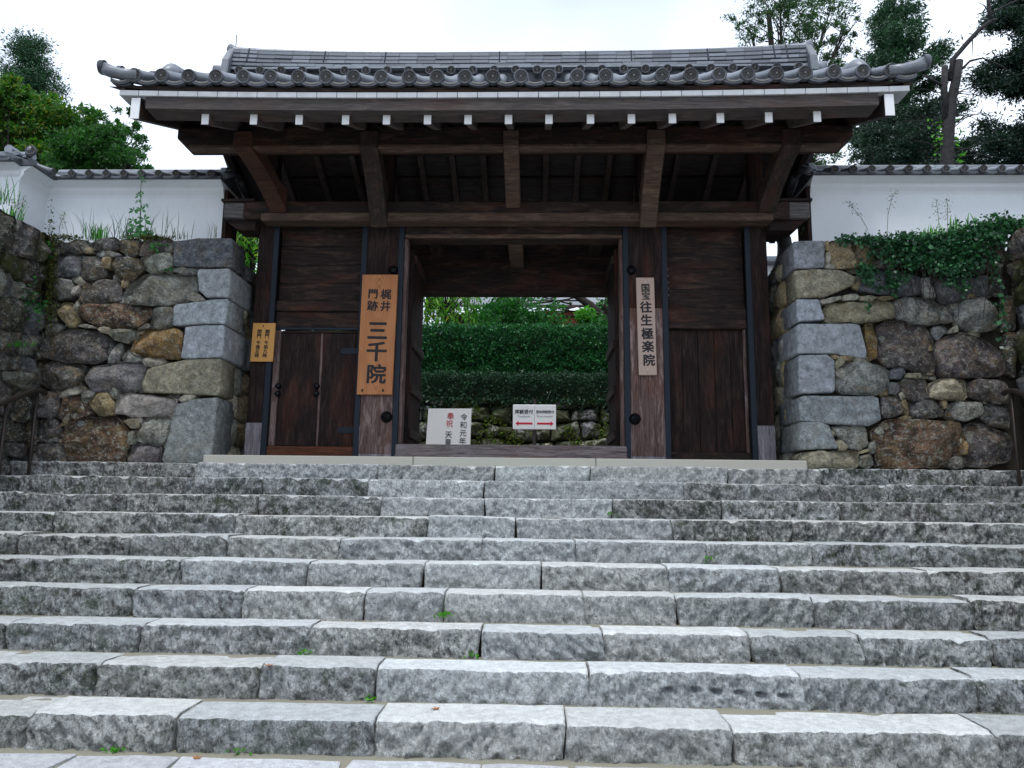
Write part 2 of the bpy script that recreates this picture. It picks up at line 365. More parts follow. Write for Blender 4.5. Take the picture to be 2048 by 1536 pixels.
for i in range(10):
    y0, z1 = NOSE_Y[i], NOSE_Z[i]; z0 = NOSE_Z[i-1] if i else 0.0
    yb = NOSE_Y[i+1] if i < 9 else 9.4
    core = MB().box((-6.6, y0+.09, z0-.25), (6.45, yb+.07, z1-.03)).build('step', M_EARTH, stairs)
    MB().box((-6.59, yb-.14, z1-.028), (6.44, yb+.06, z1-.008)).build('mortar_strip', M_MORTAR, core)
    xs = [gx(j, NOSE_PY[i]+20, y0) for j in JOINTS[i]]
    while xs[0] > -6.0: xs.insert(0, xs[0]-random.uniform(.9, 1.5))
    while xs[-1] < 5.9: xs.append(xs[-1]+random.uniform(.8, 1.4))
    xs[0] = max(xs[0], -6.62); xs[-1] = min(xs[-1], 6.46)
    for k in range(len(xs)-1):
        xc = (xs[k]+xs[k+1])/2+.35; row = i/9
        side = min(1, (abs(xc)/4.2)**1.5)
        if i in (6, 7, 8) and -3.4 < xc < -1.0: side = max(side, .78)
        if i in (6, 7) and 1.6 < xc: side = max(side, .85)
        if i == 8 and 1.3 < xc < 2.6: side = max(side, .7)
        if i == 9 and abs(xc) < 4.2: side *= .25
        if i <= 2 and xc < -.6: side = max(side, .55)
        light = random.uniform(.82, 1.06)*(1-.2*side)
        tint = random.choice([(1, 1, 1), (.985, 1, .985), (.985, 1, 1.01), (1.0, .99, .965)])
        col = (.60*light*tint[0], .625*light*tint[1], .63*light*tint[2], min(1, .18+1.0*side+random.uniform(-.1, .1)))
        dep = (yb-y0)-random.uniform(.05, .10) if i < 5 else (yb-y0)-.02
        gap = random.uniform(.004, .012)
        step_stone(xs[k]+gap, xs[k+1]-gap*.5, y0+random.uniform(-.012, .014), z0-.03, z1+random.uniform(-.008, .008), dep, i*17.3+k*2.7, col, core)

# paving at the foot of the stairs
pav = link('stone_paving', None, kind='structure')
MB().box((-7, -3, -.012), (7, 4.95, .002)).build('mortar_bed', M_MORTAR, pav)
def flag(poly, z0, z1, mat, parent, name, color):
    b = MB(); n = len(poly); c = Vector((sum(p[0] for p in poly)/n, sum(p[1] for p in poly)/n, 0))
    ring = lambda s, z: [(c.x+(p[0]-c.x)*s, c.y+(p[1]-c.y)*s, z) for p in poly]
    b.v = ring(1, z0) + ring(1, z1-.006) + ring(.975, z1) + [(c.x, c.y, z1+.002)]
    for r_ in range(2): b.f += [(r_*n+j, r_*n+(j+1) % n, (r_+1)*n+(j+1) % n, (r_+1)*n+j) for j in range(n)]
    b.f += [(2*n+j, 2*n+(j+1) % n, 3*n) for j in range(n)]
    return b.build(name, mat, parent, smooth=False, color=color)
yy = 4.78
while yy > 1.2:
    hh = random.uniform(.4, .65); x = -6.5
    while x < 6.5:
        w = random.uniform(.5, 1.1); poly = []
        for (u, v) in ((0,0),(.5,0),(1,0),(1,.5),(1,1),(.6,1),(.3,1),(0,1),(0,.5)):
            poly.append((x+.02+u*(w-.04)+random.uniform(-.03, .03), yy-hh+.02+v*(hh-.03)+random.uniform(-.03, .02)))
        l = random.uniform(.42, .52)
        flag(poly, -.01, .022, M_TREAD, pav, 'paving_stone', (l, l*1.03, l*1.07, .15)); x += w
    yy -= hh

# plinth under the gate
plinth = thing('gate_plinth', 'smooth pale stone plinth under the gate posts, above the top step', 'plinth')
pxs = [gx(405, 920, 9.2), gx(826, 920, 9.2), gx(1192, 920, 9.2), gx(1615, 920, 9.2)]
for a, b_ in zip(pxs, pxs[1:]):
    MB().box((a+.003, 9.2, 1.9), (b_-.003, 9.75, ZPL)).build('plinth_stone', M_PLINTH, plinth, bevel=.012)
MB().box((-4.0, 9.752, 1.9), (3.27, 11.9, ZPL-.004)).build('floor_slab', M_PLINTH, plinth)

# ================================================================ stone walls
def smooth_poly(P, it=1, q=.22):
    P = [Vector(p) for p in P]
    for _ in range(it):
        Q = []
        for i in range(len(P)):
            a, b = P[i], P[(i+1) % len(P)]; Q += [a.lerp(b, q), a.lerp(b, 1-q)]
        P = Q
    return P
def resample(P, step):
    out = []
    for i in range(len(P)):
        a, b = P[i], P[(i+1) % len(P)]; n = max(1, round((b-a).length/step))
        out += [a.lerp(b, j/n) for j in range(n)]
    return out
def boulder(poly, frame, depth, color, mat, parent, bulge=.05, rounds=1, gap=-.010, rough=.012, name='stone', flat=False):
    """poly: 2-D outline on the wall face; frame(u, v, d): world point, d measured outwards."""
    P = smooth_poly([(p[0], p[1]) for p in poly], rounds, .09 if not flat else .06)
    P = [Vector((p.x, p.y)) for p in P]
    per = sum((P[i]-P[i-1]).length for i in range(len(P)))
    P = resample(P, max(.03, per/34)); n = len(P)
    c = sum(P, Vector((0, 0)))/n; rmin = min((p-c).length for p in P); rmean = sum((p-c).length for p in P)/n
    sd_ = random.uniform(0, 99); bul = bulge*min(1, rmean/.25)
    bv = .025 if flat else .045
    fac = [(random.uniform(.0, .45)*rmean*.22, Vector((math.cos(a), math.sin(a)))*random.uniform(.15, .55)) for a in [random.uniform(0, 6.28)+q*1.6 for q in range(4)]]
    rings = [(1.0, -depth), (1.0, -bv*.9), (.99, -bv*.4), (.965 if flat else .955, 0), (.87, bul*.4), (.74, bul*.65), (.58, bul*.8), (.4, bul*.92), (.2, bul)]
    b = MB(); g_ = gap
    for s, d in rings:
        for p in P:
            q = c+(p-c)*max(.0, s-g_/max((p-c).length, .02))
            w = Vector((q.x*5+sd_, q.y*5, sd_))
            j = (.5-mn.voronoi(w*.75)[0][0])*rough*2.2 + fbm(w, 4)*rough*(1.0 if s > .9 else 2.0) + mn.noise(w*.45)*rough*2.4*(0 if flat else 1) + mn.noise(w*5)*rough*.35
            if not flat and s < .99: j += max(-.09, min(0, min(h_+s_.dot(q-c)*-1 for h_, s_ in fac)))
            if d <= -depth+.001: j = 0
            qq = q+Vector((mn.noise(w*1.7+Vector((5, 0, 0))), mn.noise(w*1.7+Vector((0, 9, 0)))))*(.016 if not flat else .006)
            b.v.append(frame(qq.x, qq.y, d+j))
    b.v.append(frame(c.x, c.y, bul+mn.noise(Vector((sd_, 0, 0)))*rough))
    k = len(rings)
    for r_ in range(k-1): b.f += [(r_*n+j, r_*n+(j+1) % n, (r_+1)*n+(j+1) % n, (r_+1)*n+j) for j in range(n)]
    b.f += [((k-1)*n+j, (k-1)*n+(j+1) % n, k*n) for j in range(n)]
    b.f.append(tuple(range(n))[::-1])
    return b.build(name, mat, parent, smooth=True, color=color)
def courses(w, h, hmin, hmax, wmin, wmax, rnd):
    out = []; z = 0; jit = lambda s: rnd.uniform(-s, s)
    lines = [0]
    while lines[-1] < h: lines.append(lines[-1]+rnd.uniform(hmin, hmax))
    f = h/lines[-1]; lines = [l*f for l in lines]
    ph = [rnd.uniform(0, 6) for _ in lines]
    zz = lambda i, x: lines[i] + (0 if i in (0, len(lines)-1) else math.sin(x*2.3+ph[i])*.05+math.sin(x*5.1+ph[i]*2)*.03)
    for i in range(len(lines)-1):
        x = -rnd.uniform(0, wmin)
        while x < w:
            ww = rnd.uniform(wmin, wmax); x1 = x+ww
            a, b = max(x, 0), min(x1, w)
            if b-a > .1:
                s = .05
                out.append([(a+jit(s)*(a > 0), zz(i, a)), ((a+b)/2, zz(i, (a+b)/2)+jit(.02)), (b+jit(s)*(b < w), zz(i, b)), (b+jit(s)*(b < w)*.5, (zz(i, b)+zz(i+1, b))/2),
                            (b+jit(s)*(b < w), zz(i+1, b)-.01), ((a+b)/2+jit(.1), zz(i+1, (a+b)/2)-.01), (a+jit(s)*(a > 0), zz(i+1, a)-.01), (a+jit(s)*.5*(a > 0), (zz(i, a)+zz(i+1, a))/2)])
            x = x1
    return out
PAL = {'g': (.46, .49, .53, .12), 'G': (.38, .41, .44, .3), 's': (.19, .205, .23, .45), 'd': (.18, .17, .17, .75), 'D': (.10, .105, .088, .85), 'm': (.33, .34, .30, .6),
       'l': (.54, .52, .43, .35), 't': (.47, .37, .21, .5), 'o': (.52, .33, .12, .65), 'w': (.62, .57, .55, .3), 'r': (.28, .165, .11, .95), 'p': (.30, .28, .28, .5),
       'c': (.52, .47, .34, .4), 'u': (.165, .14, .15, .75), 'L': (.46, .48, .44, .6)}
def pcol(k):
    c = PAL[k]; f = random.uniform(.88, 1.12); return (c[0]*f, c[1]*f*random.uniform(.97, 1.03), c[2]*f*random.uniform(.95, 1.05), c[3])
YW = 9.35
frameW = lambda u, v, d: (u, YW-d, v)
ZA = lambda p: (p[0]*.263672, 240+p[1]*.263672)
ZB = lambda p: (p[0]*.263672, 600+p[1]*.263672)
ZC = lambda p: (1520+p[0]*.257813, 300+p[1]*.257813)
ZD = lambda p: (1520+p[0]*.257813, 600+p[1]*.257813)
def face_poly(P, tr): return [(at(*tr(p), YW).x, at(*tr(p), YW).z) for p in P]
LEFT_A = """s1310,920 1500,893 1765,893 1760,1118 1310,1112|0.45
g1495,1130 1755,1125 1738,1345 1565,1345 1500,1290|1.0
d455,1000 480,930 560,905 660,915 680,990 600,1012
d680,930 780,895 890,900 905,975 800,990 690,988
D905,985 910,905 1040,890 1060,920 1030,1020 960,1028
d1060,925 1130,890 1280,890 1310,935 1300,1000 1040,1025
t640,1010 655,960 690,970 690,1005
L715,1008 780,992 890,1000 905,1025 760,1032
s440,1185 430,1060 450,1015 580,1012 620,1025 590,1180
d600,1172 630,1035 740,1035 800,1180 700,1212 650,1208
t775,1040 830,1035 832,1110 785,1115
D845,1105 870,1040 960,1030 1060,1060 1070,1130 990,1212 900,1205
L1065,1112 1060,1050 1150,1010 1280,1010 1305,1050 1300,1112 1150,1168
m1315,1120 1480,1122 1490,1165 1400,1170 1310,1145
d370,1100 440,1090 440,1180 375,1190
m380,1200 470,1205 530,1215 565,1290 520,1340 400,1355 375,1270
l535,1195 590,1180 645,1225 600,1252
l545,1270 595,1255 580,1312 545,1322
d580,1305 620,1228 740,1205 870,1210 915,1290 910,1365 700,1402 620,1392
m925,1335 960,1240 1090,1178 1250,1165 1480,1175 1490,1300 1400,1388 1200,1402 950,1402
t915,1262 935,1210 972,1215 950,1262
l1440,1365 1490,1318 1548,1360 1480,1378
D370,905 450,910 470,1000 440,1010 370,1090"""
LEFT_B = """g1310,50 1340,30 1500,8 1735,-15 1712,178 1500,185 1305,195|0.55
g1400,205 1480,190 1705,185 1685,435 1360,445 1385,330|1.0
c1070,640 1110,520 1260,480 1400,450 1680,440 1665,725 1080,700|0.45
G1215,1240 1330,790 1480,745 1655,735 1605,1180 1600,1240|0.55
t420,80 480,20 545,25 590,150 555,207 500,182
r600,130 600,40 700,25 940,30 1130,58 1140,120 1030,212 800,212 700,182
m1130,198 1150,75 1220,55 1305,60 1310,195 1200,222
l555,70 580,5 597,60 580,85
l572,178 700,190 718,212 600,198
c722,203 828,212 820,258 760,238
m830,262 850,223 1030,222 1020,292 960,322 870,302
m1040,215 1120,180 1125,208
d300,422 310,310 420,240 600,215 720,235 820,290 880,340 800,440 700,482 450,462
L820,442 860,350 910,330 910,400 880,472 815,472
o990,402 1030,240 1100,218 1340,220 1378,250 1360,445 1250,440 1080,422
L918,458 960,380 1000,370 1060,430 1082,462 980,468
l1078,442 1220,428 1252,470 1180,502 1090,498
d270,622 300,490 400,460 640,500 600,600 540,662 400,682
p640,602 690,510 900,470 1060,470 1095,500 1075,622 1060,702 900,692 700,692
l440,692 570,655 600,690 590,708 450,738
L610,702 640,688 712,695 690,732 620,748
r430,882 460,745 550,725 680,760 690,850 650,892 470,912
t680,762 720,703 812,705 858,780 850,872 760,877 700,822
w850,852 890,713 1000,708 1330,743 1332,790 1290,887 1000,882
m838,702 860,668 892,690 887,745 850,742
l1338,752 1400,723 1480,713 1460,747 1380,772
t443,952 480,898 527,893 500,947
r460,1012 530,920 650,890 850,883 960,980 972,1090 930,1237 510,1240 490,1120
c922,912 1040,898 1042,962 990,967
L998,1002 1060,920 1170,888 1297,888 1272,1030 1210,1102 1080,1082 1010,1062
m960,1082 970,1010 1000,990 1012,1080 980,1092
p968,1232 985,1100 1080,1083 1217,1120 1197,1237
d268,1072 300,900 380,883 430,930 455,1010 460,1072 350,1077
d260,1240 290,1090 400,1075 480,1090 490,1240
d195,882 205,690 430,690 432,832 400,882
m225,1240 250,1170 285,1180 290,1240
m330,272 350,180 440,170 467,200 400,252
d150,690 160,500 290,470 265,640 250,690
D150,1240 170,900 260,900 255,1160 220,1240
D180,470 190,250 320,220 300,430
D300,90 330,0 410,0 415,80 430,165 340,175"""
RIGHT_C = """G250,705 505,700 507,912 270,920|0.55
c260,935 400,922 620,925 752,985 735,1042 500,1142 285,1150|0.35
t540,700 730,700 747,912 590,907 545,870
t750,722 850,700 892,780 887,892 760,907
t515,705 537,700 541,780 515,772
l512,790 541,785 546,880 515,877
l512,887 580,890 582,915 515,914
p890,852 1000,845 1062,890 1052,907 900,907
d905,732 1000,720 1032,780 1000,832 910,802
u1040,742 1250,720 1352,800 1300,892 1080,882
d1380,762 1700,700 1782,850 1750,962 1420,932
s775,1087 850,930 1050,920 1240,980 1252,1112 1060,1132
L1260,992 1320,985 1362,1140 1300,1147 1265,1092
s1355,1002 1560,980 1780,970 1785,1122 1440,1192 1380,1102
l640,1132 740,1110 772,1140 740,1162 650,1162
c775,1132 880,1125 912,1145 880,1167 780,1162
t915,1137 1030,1135 1042,1155 930,1167
l470,1162 620,1130 632,1160 500,1192
c505,1232 540,1190 960,1170 1030,1190 1052,1302 830,1332 520,1332
m1040,1162 1150,1135 1300,1150 1470,1210 1492,1332 1300,1352 1070,1312
D1790,700 1900,690 1900,960 1800,960
D1790,970 1890,970 1900,1130 1795,1120"""
RIGHT_D = """g280,-10 460,-10 507,152 290,167|0.6
g285,180 780,180 837,402 830,455 540,415 290,415|0.95
g295,425 520,420 587,470 587,717 300,727|0.55
G305,740 920,745 947,930 850,977 600,967 310,937|0.8
G310,945 480,945 542,975 612,1152 300,1167|0.75
c285,1225 330,1180 740,1165 772,1200 767,1302 380,1307
L1470,30 1600,-15 1740,-30 1850,90 1842,222 1650,242 1550,192
o820,180 882,180 922,440 850,462
u920,202 990,165 1100,158 1280,190 1352,320 1382,420 1362,572 1280,582 1100,512 1000,522 930,442
s1350,212 1430,200 1457,240 1380,312 1345,262
l1460,252 1540,195 1542,245 1470,257
u1370,332 1470,270 1600,258 1760,300 1872,400 1902,592 1420,602 1380,502
L595,562 640,490 720,468 930,500 1002,560 1002,682 900,737 650,722 600,662
c590,502 610,450 640,435 667,470 600,537
t558,428 607,430 602,452 568,457
t638,433 717,435 717,462 658,462
l728,443 842,465 832,482 738,472
s1008,562 1050,518 1110,523 1132,560 1090,612 1013,602
c1138,568 1302,570 1307,607 1138,602
s1003,638 1082,640 1082,702 1050,737 1003,727
u1085,652 1130,613 1302,615 1312,762 1140,772 1098,722
c1310,682 1340,640 1430,608 1597,620 1612,752 1580,777 1340,762
u1620,652 1700,613 1922,640 1932,802 1850,802 1630,742
d958,872 958,758 1000,743 1072,750 1122,840 1112,882 980,917
t1108,768 1142,770 1167,882 1128,892
t1088,912 1172,893 1182,917 1098,932
d1158,792 1250,768 1352,775 1422,840 1432,902 1250,917 1188,912
L1448,902 1470,808 1560,783 1730,790 1742,892 1610,932
t1420,788 1457,790 1462,832 1433,842
d1738,912 1760,818 1902,820 1942,902 1942,1002 1798,972
L558,982 800,975 832,1010 837,1122 780,1172 690,1142
c598,1092 632,1083 682,1140 660,1162 618,1162
c768,1182 852,1150 852,1172 778,1197
m848,1122 900,1098 902,1182 858,1192
m778,1212 862,1198 882,1270 830,1307 778,1282
r878,1012 1000,928 1302,928 1562,950 1592,1100 1592,1292 920,1302 898,1152
o1592,1075 1612,1075 1612,1195 1592,1195
u1605,992 1650,953 1760,973 1942,1050 1952,1242 1760,1302 1618,1282
l1088,722 1112,713 1132,750 1100,762
D1880,-30 1990,-30 1990,230 1880,230
D1920,250 1990,250 1990,600 1920,560"""
wallL = thing('stone_wall', 'fieldstone retaining wall with rust-brown stones below the plaster wall with the tall weed', 'stone wall')
wallR = thing('stone_wall', 'fieldstone retaining wall with dark purple stones and ivy hanging over it', 'stone wall')
def read(txt, tr, parent, sgn):
    for ln in txt.strip().split('\n'):
        key, rest = ln[0], ln[1:]; ret = 0
        if '|' in rest: rest, r_ = rest.split('|'); ret = float(r_)
        P = face_poly([tuple(float(x) for x in q.split(',')) for q in rest.split()], tr)
        col = pcol(key)
        if ret:
            boulder(P, frameW, ret, col, M_STONE, parent, bulge=.012, gap=.002, rough=.008, flat=True)
        else:
            small = max(p[0] for p in P)-min(p[0] for p in P) < .28
            boulder(P, frameW, .28, col, M_STONE, parent, bulge=.035 if not small else .025, rounds=1, rough=.022 if not small else .009)
read(LEFT_A, ZA, wallL, 1); read(LEFT_B, ZB, wallL, 1); read(RIGHT_C, ZC, wallR, -1); read(RIGHT_D, ZD, wallR, -1)
# dark earth packed behind the stones, and small wedging stones in the gaps
MB().box((-6.6, YW+.14, 0), (-4.16, 10.5, ZWT-.07)).build('wall_core', M_EARTH, wallL)
MB().box((3.42, YW+.14, 0), (6.4, 10.5, ZWT-.07)).build('wall_core', M_EARTH, wallR)
for par, x0, x1 in ((wallL, -6.3, -4.3), (wallR, 3.6, 5.8)):
    for i in range(85):
        x, z, s = random.uniform(x0, x1), random.uniform(2.05, 4.85), random.uniform(.035, .08)
        P = [(x+s*random.uniform(.8, 1.5)*math.cos(a), z+s*random.uniform(.6, 1.0)*math.sin(a)) for a in np.linspace(0, 6.28, 8)[:-1]]
        boulder(P, lambda u, v, d: (u, YW+.055-d, v), .06, pcol(random.choice('dmtLlcd')), M_STONE, par, bulge=.02, rough=.006)
# faces that return to the gate posts (beyond the corner blocks)
def frameX(X, sg): return lambda u, v, d: (X+sg*d, u, v)
for par, X, sg, keys, y0 in ((wallL, -4.07, 1, 'stmlmct', YW+.42), (wallR, 3.32, -1, 'mtmLsct', YW+.42)):
    for P in courses(.85, ZWT-2.0, .22, .45, .25, .6, random):
        P = [(y0+p[0], 2.0+p[1]*(.97)) for p in P]
        boulder(P, frameX(X, sg), .12, pcol(random.choice(keys)), M_STONE, par, bulge=.04, rough=.012)
# wing walls that flank the stairs
for par, X, sg in ((wallL, -6.42, 1), (wallR, 5.98, -1)):
    for P in courses(4.6, ZWT+.05, .2, .44, .22, .58, random):
        P = [(YW-.02-p[0], p[1]) for p in P]
        if max(p[1] for p in P) < .2: continue
        boulder(P, frameX(X, sg), .3, pcol(random.choice('dDsdDudm')), M_MOSSY if random.random() < .2 else M_STONE, par, bulge=.04, rough=.03)
    MB().box((min(X-sg*.12, X-sg*.25), 4.7, 0), (max(X-sg*.12, X-sg*.25), YW+.2, ZWT-.06)).build('wall_core', M_EARTH, par)

# ================================================================ plaster walls with tiled copings
def disc_mesh(r, name, petals=16):
    b = MB()
    b.lathe([(r*.98, .05), (r, 0), (r*.93, -.012), (r*.80, -.012), (r*.76, .002), (.001, .002)], (0, 0, 0), 'Y', 28)
    me = b.mesh(name, M_TILED, True)
    p = MB()
    for j in range(petals):
        a = 2*math.pi*j/petals; ca, sa = math.cos(a), math.sin(a); w = math.pi/petals*.62
        pt = lambda rr, da, h: (rr*r*math.cos(a+da), h, rr*r*math.sin(a+da))
        p.add([pt(.14, 0, -.001), pt(.55, -w*.8, -.001), pt(.70, -w*.5, -.001), pt(.72, w*.5, -.001), pt(.55, w*.8, -.001), pt(.5, 0, -.012)],
              [(0, 1, 5), (1, 2, 5), (2, 3, 5), (3, 4, 5), (4, 0, 5)])
    p.lathe([(r*.13, .0), (r*.10, -.012), (.001, -.014)], (0, 0, 0), 'Y', 10)
    return me, p.mesh(name+'_relief', M_PETAL, False)
D_BIG = disc_mesh(.086, 'eave_disc'); D_SMALL = disc_mesh(.066, 'ridge_disc'); D_COP = disc_mesh(.056, 'coping_disc')
def pan_arc(w, r_sag, hgt, name, mat, d=.05, n=8):
    b = MB(); top, bot = [], []
    for j in range(n+1):
        t = j/n*2-1; x = t*w/2; z = -r_sag*(1-t*t)
        top.append((x, z)); bot.append((x, z-hgt))
    for (y) in (0, d):
        b.v += [(x, y, z) for x, z in top] + [(x, y, z) for x, z in bot]
    k = n+1
    for j in range(n):
        b.f += [(j, j+1, k+j+1, k+j), (2*k+j, 3*k+j, 3*k+j+1, 2*k+j+1), (j, 2*k+j, 2*k+j+1, j+1), (k+j, k+j+1, 3*k+j+1, 3*k+j)]
    b.f += [(0, k, 3*k, 2*k), (n, 2*k+n, 3*k+n, k+n)]
    return b.mesh(name, mat, False)
def coping_wall(name, label, segs, zbase, zeave, th=.42):
    """segs: list of (start, end, outward normal) along the wall face, discs on the outward side."""
    w = thing(name, label, 'plaster wall')
    pan = pan_arc(.19, .018, .03, 'pan_tile', M_TILED)
    for a, b, nrm, disc_off in segs:
        a, b, nv = Vector(a), Vector(b), Vector(nrm); u = (b-a).normalized(); L = (b-a).length
        F = lambda s, o, z: a+u*s+nv*o+Vector((0, 0, z))
        H = zeave-zbase
        prof = [(0, 0), (0, H-.24), (.01, H-.20), (.04, H-.15), (.045, H-.10), (.07, H-.085), (.12, H-.045), (.15, H-.03), (-th-.15, H-.03), (-th-.12, H-.045), (-th-.045, H-.10), (-th, H-.2), (-th, 0)]
        MB().prism([F(0, o, z) for o, z in prof], u*L).build('plaster_face', M_PLASTER, w)
        zr = .17                                            # ridge height over the eave
        deck = [(.20, H-.025), (.20, H), (-th/2, H+zr), (-th-.20, H), (-th-.20, H-.025)]
        MB().prism([F(-.02, o, z) for o, z in deck], u*(L+.04)).build('coping_deck', M_TILED, w)
        n = max(1, round(L/.245)); ang = math.atan2(u.y, u.x)
        for i in range(n+1):
            s = disc_off+i*.245
            if s > L: break
            for sgn in (1, -1):
                o_ = .225 if sgn == 1 else -th-.225
                MB().tube([F(s, o_, H+.022), F(s, -th/2+sgn*.05, H+zr-.01)], .045, 10, False).build('round_tile', M_TILE, w, smooth=True, fix=False)
            d = link('eave_disc', D_COP[0], w); d.location = F(s, .235, H+.022); d.rotation_euler = (0, 0, ang)
            e = link('disc_relief', D_COP[1], d)
            if s+.2 < L:
                p_ = link('pan_tile', pan, w); p_.location = F(s+.1225, .215, H+.012); p_.rotation_euler = (0, 0, ang)
        # ridge: two flat courses and a round cap, tile by tile
        q = 0
        while q < L:
            e_ = min(L, q+.30)
            MB().tube([F(q+.003, -th/2, H+zr+.052), F(e_-.003, -th/2, H+zr+.052)], .06, 10).build('ridge_cap_tile', M_TILE, w, smooth=False, fix=False)
            for dz, hw in ((.0, .15), (.026, .12)):
                z0_ = H+zr-.035+dz
                MB().prism([F(q+.002, hw-th/2, z0_), F(q+.002, hw-th/2, z0_+.02), F(q+.002, -hw-th/2, z0_+.02), F(q+.002, -hw-th/2, z0_)], u*(e_-q-.004)).build('flat_ridge_tile', M_TILE, w)
            q = e_
    return w
YP = 9.86; zb = ZWT-.04
ze_L = gz(352, YP-.2, 280); ze_R = gz(343, YP-.2, 1830)
xl0, xl1 = gx(92, 420, YP), gx(446, 420, YP)
yn = 9.30
plL = coping_wall('plaster_wall', 'white plaster wall with tiled coping that turns a corner, left of the gate',
    [((xl0, YP, zb), (xl1, YP, zb), (0, -1, 0), gx(144, 343, YP-.23)-xl0),
     ((xl0, yn-.02, zb), (xl0, YP+.10, zb), (1, 0, 0), .30),
     ((-9.5, yn, zb), (xl0-.01, yn, zb), (0, -1, 0), .14)], zb, ze_L)
xr0 = gx(1622, 420, YP)
plR = coping_wall('plaster_wall', 'straight white plaster wall with tiled coping above the ivy', [((xr0, YP, zb), (9.5, YP, zb), (0, -1, 0), gx(1669, 333, YP-.23)-xr0)], zb, ze_R)
cq = at(62, 301, yn-.26)
MB().tube([cq, cq+Vector((-.22, .28, .10)), cq+Vector((-.42, .55, .2))], .052, 10).build('hip_tile', M_TILE, plL, smooth=True)
d = link('corner_disc', D_BIG[0], plL); d.location = cq+Vector((0, -.01, 0)); d.scale = (.78, .78, .78); d.rotation_euler = (0, 0, R(10)); link('disc_relief', D_BIG[1], d)
for w, x, sg in ((plL, xl1, -1), (plR, xr0, 1)):
    H = (ze_L if w is plL else ze_R)
    # end ornament of the coping ridge, a hooked tile and a dark end board
    pr = [(-.02, H-.02), (-.02, H+.2), (.03, H+.27), (.12, H+.31), (.22, H+.27), (.26, H+.2), (.28, H-.02)]
    MB().prism([(x+sg*.03, YP+.08+p[0], p[1]) for p in pr], (sg*.10, 0, 0)).build('ridge_end_tile', M_TILE, w, bevel=.01)
    MB().tube([(x-sg*.06, YP-.17, H+.02), (x-sg*.06, YP+.05, H+.15), (x-sg*.06, YP+.3, H+.2)], .055, 10).build('verge_tile', M_TILED, w, smooth=True)
    MB().tube([(x-sg*.06, YP+.34, H+.18), (x-sg*.06, YP+.62, H+.05)], .055, 10).build('verge_tile', M_TILED, w, smooth=True)
    MB().box((min(x, x-sg*.05), YP+.006, zb), (max(x, x-sg*.05), YP+.40, H-.12)).build('end_board', WZ, w)

# ================================================================ the gate
gate = thing('temple_gate', 'large dark timber temple gate with grey tiled roof and white painted rafter ends', 'gate')
YG = 10.0; ZL0, ZL1 = 5.40, 5.66
def avx(t, b, Y=YG): return (at(*t, Y).x + at(*b, Y).x)/2
P_OL = (avx((523,443),(485,908)), avx((566,443),(526,908)))
P_ML = (avx((725.7,443),(709,910)), avx((812,443),(792,908)))
P_MR = (avx((1243,443),(1253,911)), avx((1331,443),(1342.7,911)))
P_OR = (avx((1493.7,445),(1498.7,916)), avx((1538,445),(1545,916)))
def part(name, a, b, mat, parent=gate, bevel=.008, **kw): return MB().box(a, b).build(name, mat, parent, bevel=bevel, **kw)
def post(x0, x1, d, strips):
    p = part('post', (x0, YG, ZPL), (x1, YG+d, ZL0), WZ)
    part('post_foot', (x0-.004, YG-.006, ZPL), (x1+.004, YG+d*.5, ZPL+random.uniform(.42, .6)), WFOOT, p, .004)
    if strips is not None:
        for xa in strips: part('iron_strip', (xa, YG-.014, ZPL), (xa+.075, YG+.03, ZL0), M_IRON, p, .004)
    return p
pOL = post(P_OL[0], P_OL[1]-.06, .34, [P_OL[1]-.075])
pOR = post(P_OR[0]+.05, P_OR[1], .34, [P_OR[0]])
pML = post(P_ML[0]+.03, P_ML[1]-.03, .5, [P_ML[0]-.01, P_ML[1]-.075])
pMR = post(P_MR[0]+.03, P_MR[1]-.03, .5, [P_MR[0], P_MR[1]-.07])
part('lower_post_board', (P_ML[0]+.07, YG-.010, ZPL+.08), (P_ML[1]-.08, YG, ZPL+1.25), WZP, pML, .003)
part('lower_post_board', (P_MR[0]+.08, YG-.010, ZPL+.08), (P_MR[1]-.075, YG, ZPL+2.1), WZP, pMR, .003)
def boss(px, py, r, parent):
    c = at(px, py, YG-.012)
    MB().lathe([(r*1.05, .02), (r*1.05, -.008), (r*.95, -.02), (r*.8, -.04), (r*.5, -.06), (r*.22, -.068), (r*.2, -.078), (.002, -.082)], c, 'Y', 20).build('nail_boss', M_KNOB, parent, smooth=True)
boss(773, 834, .075, pML); boss(787, 540, .062, pML); boss(1270, 838, .075, pMR); boss(1263, 540, .062, pMR)
# lintel and its ends
lx0, lx1 = gx(446, 415, 9.75), gx(1621, 415, 9.75)
lint = part('lintel', (-4.05, 9.75, ZL0), (3.42, 10.25, ZL1), WX, bevel=.02)
part('lintel_end', (lx0, 9.77, ZL0+.02), (-4.052, 10.2, ZL1-.012), WEND, lint, .015)
part('lintel_end', (3.422, 9.77, ZL0+.02), (lx1, 10.2, ZL1-.012), WEND, lint, .015)
part('end_cap_board', (lx0-.03, 9.74, ZL1-.008), (-3.9, 10.24, ZL1+.03), WX, lint, .004)
part('end_cap_board', (3.2, 9.74, ZL1-.008), (lx1+.03, 10.24, ZL1+.03), WX, lint, .004)
part('lintel_rail', (-3.8, 9.735, ZL0-.03), (3.2, 9.98, ZL0+.085), wood('pale_rail_wood', 'X', (.03, .021, .0185), (.085, .055, .04), (.19, .13, .095), .9), lint, .012)
